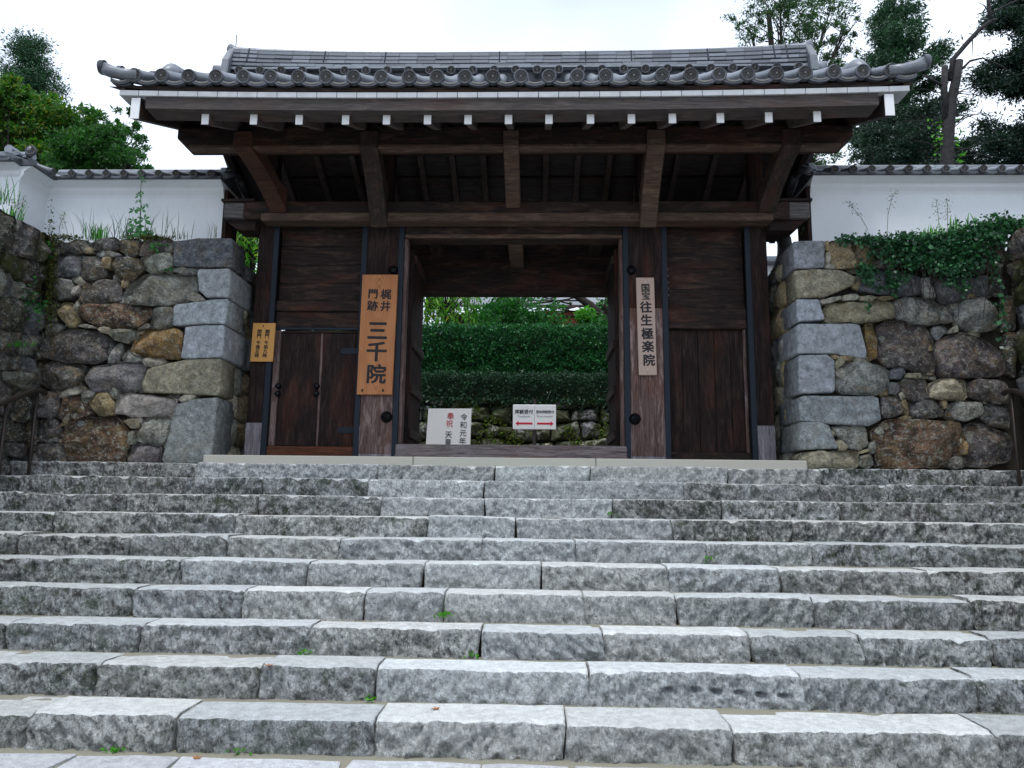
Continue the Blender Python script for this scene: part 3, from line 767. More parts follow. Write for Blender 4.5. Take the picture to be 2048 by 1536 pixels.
for x0, x1, sg in ((lx0+.02, P_OL[0]-.002, 1), (P_OR[1]+.002, lx1-.02, -1)):
    za, zc = gz(438, 9.9), gz(463, 9.9)
    pts = [(x0, 9.85, za), (x1, 9.85, za), (x1, 9.85, zc), (x0+.17, 9.85, zc), (x0, 9.85, zc+.12)] if sg == 1 else [(x0, 9.85, za), (x1, 9.85, za), (x1, 9.85, zc+.16), (x1-.17, 9.85, zc), (x0, 9.85, zc)]
    MB().prism(pts, (0, .3, 0)).build('bracket_beam', WX, lint, bevel=.008)
# head beam over the opening
zh0, zh1 = gz(477, YG+.02), gz(447, YG+.02)
part('door_head', (P_ML[1], YG+.015, zh0), (P_MR[0], YG+.30, ZL0), WX, bevel=.012)
part('door_head_lit_edge', (P_ML[1]+.01, YG-.01, zh0-.004), (P_MR[0]-.01, YG+.013, zh0+.05), bpy.data.materials['pale_rail_wood'], bevel=.004)  # pale strip that paints the lit lower edge of the head beam
zs1 = gz(890, YG-.02)
sill = part('door_sill', (P_ML[1]-.02, YG-.03, ZPL), (P_MR[0]+.02, YG+.24, zs1), WXP, bevel=.015)
part('sill_lip', (P_ML[1]-.02, YG-.055, ZPL), (P_MR[0]+.02, YG-.032, ZPL+.07), WXP, sill, .004)
part('jamb', (P_ML[1]-.005, YG+.03, zs1), (P_ML[1]+.045, YG+.2, zh0), WZP)
part('jamb', (P_MR[0]-.045, YG+.03, zs1), (P_MR[0]+.005, YG+.2, zh0), WZP)
# bays either side
def planks(n, x0, x1, z0, z1, y, mat, vertical, name='plank', parent=gate):
    for i in range(n):
        j = random.uniform(-.006, .006)
        if vertical: a, b = x0+(x1-x0)*i/n, x0+(x1-x0)*(i+1)/n; part(name, (a+.002, y+j, z0), (b-.002, y+.06+j, z1), mat, parent, .004)
        else: a, b = z0+(z1-z0)*i/n, z0+(z1-z0)*(i+1)/n; part(name, (x0, y+j, a+.002), (x1, y+.06+j, b-.002), mat, parent, .004)
bl0, bl1 = P_OL[1]-.005, P_ML[0]+.01
zr1, zr2, zd = gz(601, YG+.05, 640), gz(622, YG+.05, 640), gz(657, YG+.05, 640)
planks(4, bl0, bl1, zr1, ZL0, YG+.13, WX, False)
part('rail', (bl0, YG+.05, zr2), (bl1, YG+.2, zr1), WX, bevel=.01)
part('rail', (bl0, YG+.09, zd+.02), (bl1, YG+.2, zr2-.003), WX, bevel=.006)
part('iron_strip', (bl0+.005, YG+.06, zd-.015), (bl1-.005, YG+.1, zd+.018), M_IRON, bevel=.004)
zt = gz(893, YG+.06, 640)
part('threshold', (bl0-.03, YG+.02, ZPL), (bl1, YG+.2, zt), wood('worn_red_threshold', 'X', (.03, .011, .006), (.11, .04, .02), (.2, .1, .05), .4, red=(.17, .055, .02)), bevel=.01)
door = part('wicket_door', (bl0+.10, YG+.13, zt+.004), (bl1-.03, YG+.18, zd-.02), WZ, bevel=.004)
part('door_stile', (bl0+.0, YG+.07, zt+.002), (bl0+.085, YG+.17, zd-.017), WZP)
dw0, dw1 = bl0+.10, bl1-.03
dm = gx(641, 760, YG+.12)
for a, b_ in ((dw0+.002, dm-.018), (dm+.018, dw1-.002)): part('door_plank', (a, YG+.105, zt+.01), (b_, YG+.128, zd-.055), WZ, door, .004)
part('door_batten', (dm-.016, YG+.098, zt+.01), (dm+.016, YG+.128, zd-.055), WZP, door, .004)
part('door_batten', (dw0+.004, YG+.098, zt+.01), (dw0+.05, YG+.104, zd-.055), WZ, door, .002)
part('door_top_rail', (dw0, YG+.085, zd-.052), (dw1, YG+.128, zd-.022), WX, door, .004)
for px, py in ((556, 772), (555, 787), (633, 772), (632, 787)):
    c = at(px, py, YG+.07); MB().lathe([(.038, .035), (.04, 0), (.032, -.025), (.015, -.035), (.002, -.037)], c, 'Y', 14).build('knob', M_KNOB, door, smooth=True)
for py in (702, 860):
    c = at(700, py, YG+.09); c2 = dw1
    pts = [(c2, YG+.09, c.z-.042), (c2, YG+.09, c.z+.042), (c2-.20, YG+.09, c.z+.042), (c2-.235, YG+.09, c.z+.02), (c2-.245, YG+.09, c.z), (c2-.235, YG+.09, c.z-.02), (c2-.20, YG+.09, c.z-.042)]
    h = MB().prism(pts, (0, .012, 0)).build('hinge', M_IRON, door)
    for i in range(5):
        for dz in (-.025, .025): MB().lathe([(.006, .004), (.005, -.003), (.001, -.004)], (c2-.03-i*.04, YG+.09, c.z+dz), 'Y', 6).build('hinge_nail', M_KNOB, h)
br0, br1 = P_MR[1]-.01, P_OR[0]+.005
zq1, zq2, zq3 = gz(617, YG+.05, 1415), gz(657, YG+.05, 1415), gz(905, YG+.08, 1415)
planks(4, br0, br1, zq1, ZL0, YG+.13, WX, False)
part('rail', (br0, YG+.05, zq2), (br1, YG+.2, zq1), WX, bevel=.01)
planks(5, br0, br1, zq3, zq2-.003, YG+.14, WZ, True)
part('threshold', (br0, YG+.06, ZPL), (br1, YG+.2, zq3), WX, bevel=.008)
part('edge_strip', (br1-.05, YG+.09, ZPL+.02), (br1-.01, YG+.12, zq2), WZP)
part('edge_strip', (br0+.01, YG+.10, zq3), (br0+.04, YG+.135, zq2-.01), WZ)
for i in range(9):                                              # saw-tooth ends of the boards
    x = gx(1440+i*6.4, 900, YG+.12)
    MB().prism([(x, YG+.128, zq3+.02), (x+.04, YG+.128, zq3+.02), (x+.02, YG+.128, zq3+.075)], (0, .01, 0)).build('board_tooth', WX, gate)
for i in range(5):
    z = gz(590-i*13, YG+.1, 1340)
    MB().prism([(br0+.005, YG+.10, z-.045), (br0+.06, YG+.10, z), (br0+.005, YG+.10, z+.04)], (0, .028, 0)).build('board_tooth', WZP, gate)
# open leaves of the main door
for x0, sg in ((P_ML[1]+.01, 1), (P_MR[0]-.01, -1)):
    xa, xb = sorted((x0, x0+sg*.075))
    lf = part('door_leaf', (xa, YG+.32, zs1-.02), (xb, 11.36, zh0-.05), WZ, bevel=.006)
    xe = x0+sg*.077; xa, xb = sorted((xe, xe+sg*.035))
    for z in (zs1+.12, zs1+.75, zs1+1.4, zh0-.25): part('leaf_batten', (xa, YG+.36, z), (xb, 11.32, z+.12), WY, lf, .004)
    for z in (zs1+.45, zs1+.62, zs1+.78):
        MB().lathe([(.03, 0), (.028, sg*.02), (.012, sg*.035), (.002, sg*.036)], (xe+sg*.0, 11.25, z), 'X', 10).build('leaf_knob', M_KNOB, lf, smooth=True)
MB().tube([at(800, 832, YG+.3), at(807, 838, YG+.3), at(809, 850, YG+.3), at(803, 860, YG+.3), at(799, 850, YG+.3)], .012, 6).build('latch_hook', M_IRON, gate, smooth=True)
# rear frame
YR = 11.42
zrb, zrt = gz(588, YR), gz(520, YR)
rl, rr = gx(833, 740, YR), gx(1231, 740, YR)
part('rear_post', (rl-.3, YR, ZPL), (rl, YR+.3, zrb+.3), WZ); part('rear_post', (rr, YR, ZPL), (rr+.3, YR+.3, zrb+.3), WZ)
part('rear_post', (-3.95, YR, ZPL), (-3.65, YR+.3, zrb+.6), WZ); part('rear_post', (2.85, YR, ZPL), (3.15, YR+.3, zrb+.6), WZ)
rb = part('rear_beam', (-4.2, YR-.02, zrb+.05), (3.5, YR+.28, 5.748), WX, bevel=.015)
part('rear_beam_rail', (rl-.05, YR-.03, zrb), (rr+.05, YR+.2, zrb+.055), WX, rb, .006)
part('ceiling_beam', (gx(1016, 480, YG+.3), YG+.24, zh0-.004), (gx(1046, 480, YG+.3), YR-.03, zh0+.26), bpy.data.materials['pale_rail_wood'], bevel=.015)
for x in (-2.9, -1.55, .9, 2.2): part('tie_beam', (x-.1, YG+.26, ZL0+.02), (x+.1, YR, ZL0+.24), WY)
# ---- roof: frame from eave to ridge
XC = -.35; HW = 4.36; YE, YRG, YB = 7.9, 10.12, 12.25
def sori(x): return .047*(min(1.2, abs(x-XC)/HW))**2.6
ZE, ZR = 6.372, 7.70                        # centre of the eave discs, foot of the ridge
def ztile(y):
    if y <= YRG: t = (y-YE)/(YRG-YE)
    else: t = (YB-y)/(YB-YRG)
    return ZE + (ZR-ZE)*(t*.80+.20*t*t)
def zraft(y): return 5.99 + .445*(y-8.05) if y <= YRG else 5.99+.445*(YRG-8.05) - .445*(y-YRG)
roof = link('roof', None, gate)
ys = [YE+.16, 8.3, 8.7, 9.1, 9.5, 9.9, YRG, 10.5, 11, 11.4, 11.8, YB-.16]
prof = [(y, ztile(y)-.10) for y in ys] + [(y, zraft(y)+.075) for y in reversed(ys)]
prof[0] = (YE+.06, ZE-.115); prof[-1] = (YE+.16, zraft(YE+.16)+.12)
MB().prism([(XC-HW+.06, y, z) for y, z in prof], (2*HW-.12, 0, 0)).build('roof_deck', WSOF, roof)
# eave boards
nseg = 36
def curved_bar(name, y0, y1, z0, z1, x0, x1, mat, parent, n=nseg):
    b = MB(); L = []
    for i in range(n+1):
        x = x0+(x1-x0)*i/n; s = sori(x); L.append(x)
        b.v += [(x, y0, z0+s), (x, y1, z0+s), (x, y1, z1+s), (x, y0, z1+s)]
    for i in range(n):
        for j in range(4): b.f.append((i*4+j, i*4+(j+1) % 4, i*4+4+(j+1) % 4, i*4+4+j))
    b.f += [(0, 1, 2, 3), (n*4+3, n*4+2, n*4+1, n*4)]
    return b.build(name, mat, parent)
zs_t, zs_b = gz(184, 7.92), gz(194, 7.92); zk = gz(225, 8.0)
xw0, xw1 = gx(238, 186, 7.92), gx(1820, 178, 7.92)
n_w = 39
for i in range(n_w):
    a, b_ = xw0+(xw1-xw0)*i/n_w, xw0+(xw1-xw0)*(i+1)/n_w
    curved_bar('white_eave_board', 7.92, 8.2, zs_b, zs_t, a+.004, b_-.004, M_STRIP, roof, 2)
curved_bar('eave_batten', 7.95, 8.2, zs_t+.002, ZE-.10, xw0+.05, xw1-.05, WX, roof)
curved_bar('eave_beam', 7.945, 8.22, zk, zs_b-.002, XC-HW+.17, XC+HW-.17, wood('grey_eave_wood', 'X', (.03, .026, .026), (.065, .055, .052), (.15, .12, .1), .5), roof)
# rafters
RX = [410, 507, 598, 691, 773, 855, 936, 1017, 1098, 1181, 1263, 1345, 1441, 1538, 1635]
rz = gz(237, 8.05)
for i, px in enumerate(RX):
    x = gx(px, 237, 8.05); w = .042; h = .13
    s = sori(x)*.4
    path = [(8.05, rz+s), (YRG, rz+.445*(YRG-8.05))]
    pts = [(x-w, 8.062, rz-h/2+s), (x-w, 8.062, rz+h/2+s), (x-w, YRG, rz+.445*(YRG-8.062)+h/2), (x-w, YRG, rz+.445*(YRG-8.062)-h/2)]
    r_ = MB().prism(pts, (2*w, 0, 0)).build('rafter', WRAF, roof, bevel=.004)
    part('white_rafter_end', (x-w-.001, 8.05, rz-h/2+s-.001), (x+w+.001, 8.06, rz+h/2+s+.001), M_WHITE, r_, .004)
    zt_ = rz+.445*(YRG-8.062)
    pts = [(x-w, YRG+.005, zt_-h/2), (x-w, YRG+.005, zt_+h/2), (x-w, 12.15, zt_-.445*(12.15-YRG)+h/2), (x-w, 12.15, zt_-.445*(12.15-YRG)-h/2)]
    MB().prism(pts, (2*w, 0, 0)).build('rafter', WRAF, roof, bevel=.004)
for y in (10.6, 11.0, 11.9): part('soffit_batten', (XC-HW+.3, y, zraft(y)+.055), (XC+HW-.3, y+.05, zraft(y)+.10), WX, roof, .003)
# purlins
zp0, zp1 = 6.022, 6.30
px0, px1 = gx(353, 285, 8.9), gx(1708, 280, 8.9)
for y0, y1, z0, z1, nm in ((8.9, 9.13, zp0, zp1, 'eave_purlin'), (10.0, 10.24, 6.55, 6.82, 'ridge_beam'), (11.44, 11.66, 5.75, 6.28, 'rear_purlin')):
    pts = [(px0, y0, z0+.13), (px0+.13, y0, z0), (px1-.13, y0, z0), (px1, y0, z0+.13), (px1, y0, z1), (px0, y0, z1)]
    MB().prism(pts, (0, y1-y0, 0)).build(nm, WX, roof, bevel=.012)
part('purlin_rail', (px0+.16, 8.895, zp0-.012), (px1-.16, 9.05, zp0+.035), bpy.data.materials['pale_rail_wood'], roof, .008)
for x in (P_OL[0]+.1, P_ML[0]+.3, XC, P_MR[1]-.3, P_OR[1]-.1): part('roof_strut', (x-.09, 10.03, ZL1), (x+.09, 10.21, 6.56), WZ, roof)
# struts from lintel to eave purlin
wd = bpy.data.materials['pale_rail_wood']
for (pa, pb, w, tail, mt) in (((484, 292), (556, 404), .115, .08, WRED), ((737, 292), (757, 440), .115, .30, WY), ((1022, 280), (1026, 412), .10, .02, wd), ((1313, 292), (1297, 440), .115, .30, wd), ((1585, 290), (1535, 404), .115, .08, WY)):
    A, B = at(*pa, 8.86), at(*pb, 9.70); n = 9; b = MB()
    zA0, zA1 = zp0-.03, zp0+.20; zB0, zB1 = ZL1-.10-tail, ZL1+.16
    for i in range(n):
        t = i/(n-1); y = 8.84+(9.74-8.84)*t; x = A.x+(B.x-A.x)*t
        e = t*t*(3-2*t); lo = zA0+(zB0-zA0)*(t*.55+.45*t**2.2); hi = zA1+(zB1-zA1)*e
        b.v += [(x-w, y, lo), (x+w, y, lo), (x+w, y, hi), (x-w, y, hi)]
    for i in range(n-1):
        for j in range(4): b.f.append((i*4+j, i*4+(j+1) % 4, i*4+4+(j+1) % 4, i*4+4+j))
    b.f += [(0, 1, 2, 3), (n*4-1, n*4-2, n*4-3, n*4-4)]
    b.build('bracket_arm', mt, gate, bevel=.012)
# bargeboards with white ends
for sg in (-1, 1):
    x = XC+sg*(HW-.10); xa, xb = sorted((x, x+sg*.10)); s = sori(x)
    yv = [7.96, 8.4, 8.9, 9.5, YRG]; top = [(y, zs_b-.004+s*.8+.445*(y-7.96)*.97) for y in yv]; bot = [(y, z-.26-.03*(y-7.96)) for y, z in top]
    bg_ = MB().prism([(xa, y, z) for y, z in top+bot[::-1]], (xb-xa, 0, 0)).build('bargeboard', WY, roof, bevel=.006)
    part('white_board_end', (xa-.002, 7.945, bot[0][1]-.002), (xb+.002, 7.958, top[0][1]), M_WHITE, bg_, .003)
    yv2 = [YRG+.004, 11, 11.7, 12.2]; top = [(y, zs_b+s*.8+.445*(YRG-7.96)*.97-.445*(y-YRG)*.97) for y in yv2]; bot = [(y, z-.28) for y, z in top]
    MB().prism([(xa, y, z) for y, z in top+bot[::-1]], (xb-xa, 0, 0)).build('bargeboard', WY, roof, bevel=.006)
    part('gable_end_board', (xa+sg*.0+(-.08 if sg < 0 else .02), YRG-.5, zraft(YRG)-.05), (xb+(-.02 if sg < 0 else .08), YRG+.5, ZR-.25), WY, roof)
# tiles
x_first, x_last = gx(269, 147, YE), gx(1783, 140, YE); ND = 28; SP = (x_last-x_first)/(ND-1)
yprof = [YE, 8.2, 8.55, 8.9, 9.3, 9.7, YRG-.1]; yprofb = [YRG+.1, 10.6, 11.1, 11.6, YB]
for i in range(ND):
    x = x_first+SP*i; s = sori(x)
    z = lambda y: ztile(y) + s*max(0, 1-abs(y-YE)/2.2)
    MB().tube([(x, y, z(y)) for y in yprof], .076, 12, False).build('round_tile_row', M_TILE, roof, smooth=True, fix=False)
    MB().tube([(x, y, ztile(y)) for y in yprofb], .076, 8, False).build('round_tile_row', M_TILE, roof, smooth=True, fix=False)
    d = link('eave_disc', D_BIG[0], roof); d.location = (x, YE-.005, ZE+s); d.rotation_euler = (R(random.uniform(4, 9)), R(random.uniform(0, 22)), R(random.uniform(-2, 2)))
    link('disc_relief', D_BIG[1], d)
pan = pan_arc(.235, .032, .045, 'eave_pan_tile', M_TILED, .06); pan_in = pan_arc(.15, .018, .018, 'pan_tile_pattern', M_PETAL, .01)
for i in range(-1, ND):
    x = x_first+SP*(i+.5); s = sori(x)
    p_ = link('eave_pan_tile', pan, roof); p_.location = (x, YE+.0, ZE-.035+s); p_.rotation_euler = (0, -R((x-XC)*.35), 0)
    q_ = link('pan_tile_pattern', pan_in, p_); q_.location = (0, -.006, -.019)
    b = MB(); yl = yprof
    for y in yl:
        zc = ztile(y)-.07+s*max(0, 1-abs(y-YE)/2.2)
        b.v += [(x-SP/2, y, zc+.03), (x, y, zc), (x+SP/2, y, zc+.03)]
    for k in range(len(yl)-1): b.f += [(k*3, k*3+1, k*3+4, k*3+3), (k*3+1, k*3+2, k*3+5, k*3+4)]
    b.build('pan_tile_row', M_TILED, roof, fix=False)
    b = MB()
    for y in yprofb: b.v += [(x-SP/2, y, ztile(y)-.05), (x+SP/2, y, ztile(y)-.05)]
    for k in range(len(yprofb)-1): b.f.append((k*2, k*2+1, k*2+3, k*2+2))
    b.build('pan_tile_row', M_TILED, roof, fix=False)
# side tiles along the gable edge, turned up at the eave corner
for sg in (-1, 1):
    for k in range(6):
        y = YE+.02+k*.36; zc = ztile(y)+sori(x_first)*max(0, 1-k*.3)
        x0 = (x_first if sg < 0 else x_last)+sg*.02
        P = [(x0-sg*.05, y, zc-.01), (x0+sg*.12, y, zc+.0), (x0+sg*.26, y, zc+.035), (x0+sg*.385, y, zc+.09)]
        if k == 0: P = [(p[0], p[1], p[2]+.012) for p in P]
        MB().tube(P, [.064, .066, .070, .076], 14).build('side_tile', M_TILE, roof, smooth=True, fix=False)
        d = link('side_disc', D_BIG[0], roof); d.location = (P[-1][0]+sg*.006, y, P[-1][2]); d.rotation_euler = (0, R(-22)*sg*1, R(-90 if sg < 0 else 90)); d.scale = (.98, 1, .98)
        link('disc_relief', D_BIG[1], d)
        a = link('side_pan_tile', pan, roof); a.location = (x0+sg*.14, y+.0, zc-.05); a.rotation_euler = (0, R(8)*sg*-1, 0)
    # descending verge ridge, seen as a hump over the first columns
    xr = (x_first+SP*.62) if sg < 0 else (x_last-SP*.55)
    MB().tube([(xr, 8.18, ztile(8.18)+.06), (xr, 8.36, ztile(8.36)+.13), (xr, 8.7, ztile(8.7)+.06), (xr, 9.9, ztile(9.9)+.0)], [.085, .11, .10, .09], 12).build('verge_ridge', M_TILE, roof, smooth=True)
    # dark underside of the gable overhang
    MB().prism([(XC+sg*(HW-.12), 7.95, zs_t), (XC+sg*(HW+.02), 7.95, zs_t+.02), (XC+sg*(HW+.30), 7.95, ZE-.06), (XC+sg*(HW-.12), 7.95, ZE-.10)], (0, 2.1, 1.2)).build('gable_underboard', WY, roof)
# main ridge: stacked flat tiles, discs, top caps, end tiles
rx0, rx1 = gx(474, 115, YRG), gx(1606, 112, YRG)
zrb_ = gz(148, YRG-.12)+.03; zrt_ = gz(108, YRG)
ridge = link('main_ridge', None, gate)
def rsori(x): return .10*(abs(x-(rx0+rx1)/2)/((rx1-rx0)/2))**3.2
nl = 5; lh = (zrt_-zrb_-.05)/nl
unit = MB().box((0, -.5, 0), (1, .5, 1)).mesh('flat_ridge_tile', M_TILE)
for l in range(nl):
    x = rx0-random.uniform(0, .2); k = 0
    while x < rx1:
        w = .262; x1 = min(x+w, rx1); xa = max(x, rx0)
        if x1-xa > .03:
            o = link('flat_ridge_tile', unit, ridge); hw = .36-.02*l
            sag = rsori((xa+x1)/2)*(.4+.6*l/nl)
            o.scale = (x1-xa-.004, hw+random.uniform(-.012, .012), lh*.66); o.location = (xa, YRG, zrb_+l*lh+sag+random.uniform(-.003, .003))
            sl_ = rsori(x1)-rsori(xa); o.rotation_euler = (0, -math.atan2(sl_, x1-xa)*(.4+.6*l/nl), 0)
        x += w
b = MB(); n = 40
core_y = .13
for i in range(n+1):
    x = rx0+(rx1-rx0)*i/n; s = rsori(x)*.8
    b.v += [(x, YRG-core_y, zrb_-.15), (x, YRG+core_y, zrb_-.15), (x, YRG+core_y, zrt_-.05+s), (x, YRG-core_y, zrt_-.05+s)]
for i in range(n):
    for j in range(4): b.f.append((i*4+j, i*4+(j+1) % 4, i*4+4+(j+1) % 4, i*4+4+j))
b.f += [(0, 1, 2, 3), (n*4+3, n*4+2, n*4+1, n*4)]
b.build('ridge_core', M_TILED, ridge)
x = rx0
while x < rx1-.05:
    x1 = min(x+.29, rx1)
    MB().tube([(x+.003, YRG, zrt_-.055+rsori(x)), (x1-.003, YRG, zrt_-.055+rsori(x1))], .085, 10).build('ridge_cap_tile', M_TILE, ridge, smooth=False, fix=False); x = x1
for px in (655, 775, 1000, 1170, 1260, 1411, 1542, 1567, 504):
    x = gx(px, 120, YRG-.2); MB().tube([(x, YRG-.385, zrb_+.0+rsori(x)*.4), (x, YRG-.315, zrt_-.17+rsori(x))], .011, 6).build('copper_tie', M_IRON, ridge)
nr_ = 27; ra, rb2 = gx(481, 135, YRG-.2), gx(1595, 133, YRG-.2)
for i in range(nr_):
    x = ra+(rb2-ra)*i/(nr_-1); zc = gz(140, YRG-.24)+rsori(x)*.22+.0
    MB().tube([(x, YRG-.24, zc), (x, YRG+.24, zc)], .058, 10, False).build('round_ridge_tile', M_TILE, ridge, smooth=True, fix=False)
    d = link('ridge_disc', D_SMALL[0], ridge); d.location = (x, YRG-.245, zc); d.rotation_euler = (R(5), R(random.uniform(0, 22)), 0); link('disc_relief', D_SMALL[1], d)
MB().box((rx0+.05, YRG-.22, gz(133, YRG-.24)), (rx1-.05, YRG+.22, gz(133, YRG-.24)+.03)).build('ridge_base_tile', M_TILE, ridge)
for sg, xx in ((-1, rx0), (1, rx1)):
    zt_ = zrt_+.07
    pts = [(xx, YRG-.3, zrb_-.10), (xx, YRG-.26, zrb_+.16), (xx, YRG-.15, zt_-.10), (xx, YRG-.06, zt_+.02), (xx, YRG+.06, zt_+.02), (xx, YRG+.15, zt_-.10), (xx, YRG+.26, zrb_+.16), (xx, YRG+.3, zrb_-.10)]
    MB().prism(pts, (sg*.11, 0, 0)).build('ridge_end_tile', M_TILE, ridge, bevel=.015)
    MB().tube([(xx-sg*.30, YRG, zt_-.145), (xx-sg*.1, YRG, zt_-.06), (xx+sg*.03, YRG, zt_+.0), (xx+sg*.12, YRG, zt_+.06)], [.07, .07, .07, .065], 12).build('upturned_cap_tile', M_TILE, ridge, smooth=True)
    MB().tube([(xx+sg*.02, YRG-.16, zrb_+.0), (xx+sg*.24, YRG-.16, zrb_+.01)], .09, 14).build('side_tile', M_TILE, ridge, smooth=True)
MB().tube([(rx0-.03, YRG, zrt_+.1), (rx0-.03, YRG, zrt_+.34)], .006, 6).build('lightning_spike', M_IRON, ridge)
# hanging nameboards ------------------------------------------------------------
def board_wood(name, c1, c2, c3):
    mt, nt, b = newmat(name); k = NT(nt)
    w = k.n('ShaderNodeTexWave', wave_type='RINGS', rings_direction='Y'); w.inputs['Scale'].default_value = 3.2; w.inputs['Distortion'].default_value = 5; w.inputs['Detail'].default_value = 3; w.inputs['Detail Scale'].default_value = .8
    k.l(k.coord((7, 1, .9)), w.inputs['Vector'])
    c = k.ramp(w.outputs['Fac'], [(.15, c1), (.6, c2), (1, c2)])
    c = k.mix(k.ramp(k.noise(k.coord((5, 5, 1)), 2, 5, .6), [(.35, 0), (.75, .7)]), c, c3)
    k.l(c, b.inputs['Base Color']); b.inputs['Roughness'].default_value = .55; b.inputs['Specular IOR Level'].default_value = .25; return mt
MB1 = board_wood('orange_cedar', (.27, .10, .035), (.40, .16, .06), (.50, .22, .09))
MB2 = board_wood('greyed_cedar', (.36, .26, .21), (.46, .35, .29), (.42, .31, .26))
MB3 = board_wood('yellow_cedar', (.50, .25, .07), (.58, .30, .09), (.55, .27, .08))
def nameboard(name, label, corners, Y, th, mat, group=None):
    t = thing(name, label, 'signboard', group)
    pts = [at(*c, Y) for c in corners]; c = sum(pts, Vector())/4
    t.location = c
    o = MB().prism([p-c for p in pts], (0, th, 0)).build('board', mat, t, bevel=.004)
    xt = ((pts[0]-pts[3])+(pts[1]-pts[2]))
    return t, c, math.atan2(xt.x, xt.z)
def write(t, c, txt, px, py, Y, size, mat, bold=0.0, lean=0, sx=1.0, line=1.0, name='lettering'):
    cu = bpy.data.curves.new(name, 'FONT'); cu.body = txt; cu.size = size; cu.align_x = 'CENTER'; cu.align_y = 'CENTER'
    cu.extrude = .0015; cu.space_line = line; cu.resolution_u = 3; cu.materials.append(mat)
    tmp = bpy.data.objects.new('tmp', cu); COL.objects.link(tmp)
    me = bpy.data.meshes.new_from_object(tmp.evaluated_get(bpy.context.evaluated_depsgraph_get())); bpy.data.objects.remove(tmp); me.name = name
    if bold:
        n0 = len(me.vertices); co = np.empty(n0*3, np.float32); me.vertices.foreach_get('co', co); co = co.reshape(-1, 3)
        F0 = [tuple(p.vertices) for p in me.polygons]; V_, F_ = [], []
        for q, (dx, dy) in enumerate(((0, 0), (1, .3), (-1, -.3), (.3, 1), (-.3, -1), (.7, -.7), (-.7, .7))):
            V_ += [(a[0]+dx*bold, a[1]+dy*bold*.8, a[2]+q*.00004) for a in co]; F_ += [tuple(i+q*n0 for i in f) for f in F0]
        me = bpy.data.meshes.new(name); me.from_pydata(V_, [], F_); me.materials.append(mat)
    o = link(name, me, t); p = at(px, py, Y)-c; o.location = p; o.rotation_euler = (R(90), lean, 0); o.scale = (sx, 1, 1); return o
S1, c1, ln = nameboard('nameboard', 'large orange cedar signboard with bold black characters on the post beside the wicket door', [(725, 549), (796, 549), (784, 789), (713, 789)], YG-.07, .045, MB1)
PX = 1/152.0
def w1(txt, px, py, h, bold=.008, sx=1.0): write(S1, c1, txt, px, py, YG-.0725, h*PX, M_INK, bold, R(1), sx)
w1('門', 746, 589, 22, .004); w1('跡', 745, 613, 23, .004); w1('梶', 772, 590, 23, .004); w1('井', 771, 614, 23, .004)
w1('三', 755, 664, 44, .010); w1('千', 753, 706, 44, .009); w1('院', 752, 751, 42, .008)
for dx in (-1, 1): MB().box((dx*.14-.01-.03, -.012, -.80), (dx*.14+.01-.03, .05, -.765)).build('bracket_pin', M_KNOB, S1)
S2, c2, ln = nameboard('nameboard', 'tall narrow greyed wooden signboard with black characters on the post right of the opening', [(1272, 555), (1308, 555), (1314, 750), (1278, 750)], YG-.07, .045, MB2)
def w2(txt, px, py, h, bold=.005, sx=1.0): write(S2, c2, txt, px, py, YG-.0725, h*PX, M_INK, bold, R(-1), sx)
w2('国', 1291, 577, 19, .003); w2('宝', 1292, 593, 18, .003)
for ch, px, py in (('往', 1292, 616), ('生', 1293, 642), ('極', 1295, 669), ('楽', 1296, 695), ('院', 1298, 722)): w2(ch, px, py, 25)
S3, c3, ln = nameboard('nameboard', 'small yellow wooden opening hours board on the leftmost post', [(506, 646), (551, 646), (545, 723), (500, 723)], YG-.05, .03, MB3)
def w3(txt, px, py, h): write(S3, c3, txt, px, py, YG-.0525, h*PX, M_INK, .0012, R(2), 1.0)
for txt, px in (('開門', 535), ('閉門', 519)):
    for i, ch in enumerate(txt): w3(ch, px-i*1.0, 664+i*9, 10)
for txt, px in (('午前九時', 533), ('午後五時', 517)):
    for i, ch in enumerate(txt): w3(ch, px-i*1.2, 686+i*8.6, 9.5)
MB().box((-.012, -.006, .215), (.0, .0, .24)).build('hook', M_KNOB, S3)
# white board and direction sign behind the opening
YN = 14.2
nb = thing('notice_board', 'white standing board with red and black handwriting behind the door sill', 'notice board')
p0, p1, p2 = at(857, 817, YN), at(943, 817, YN), at(853, 890, YN)
MB().prism([(p0.x, YN, p0.z), (p1.x, YN, p1.z), (p1.x-.02, YN, ZPL+.12), (p0.x-.05, YN, ZPL+.12)], (0, .03, 0)).build('board', M_BOARD, nb)
for x in (p0.x+.05, p1.x-.1): MB().box((x, YN+.035, ZPL-.08), (x+.05, YN+.08, p0.z-.1)).build('leg', WZ, nb)
PN = YN/1500*1.02
for ch, px, py, mt in (('令', 928, 835, M_INK), ('和', 927, 851, M_INK), ('元', 926, 867, M_INK), ('年', 925, 883, M_INK), ('奉', 901, 833, M_REDINK), ('祝', 899, 848, M_REDINK), ('天', 897, 870, M_INK), ('皇', 896, 885, M_INK)):
    write(nb, Vector(), ch, px, py, YN-.003, 14.5*PN, mt)
ds = thing('direction_sign', 'white direction sign with two red arrows on a post before the mossy bank', 'sign')
YD = 14.6; q0, q1 = at(1026, 809, YD), at(1112, 859, YD); PD = YD/1500*1.02
MB().box((q0.x, YD, q1.z), (q1.x, YD+.03, q0.z)).build('board', M_BOARD, ds, bevel=.008)
xm = gx(1069, 830, YD); MB().box((xm-.03, YD+.032, ZPL-.1), (xm+.03, YD+.08, q0.z+.12)).build('sign_post', M_STEEL, ds)
MB().box((xm-.004, YD-.003, q1.z+.04), (xm+.004, YD-.0005, q0.z-.03)).build('divider', M_GREYP, ds)
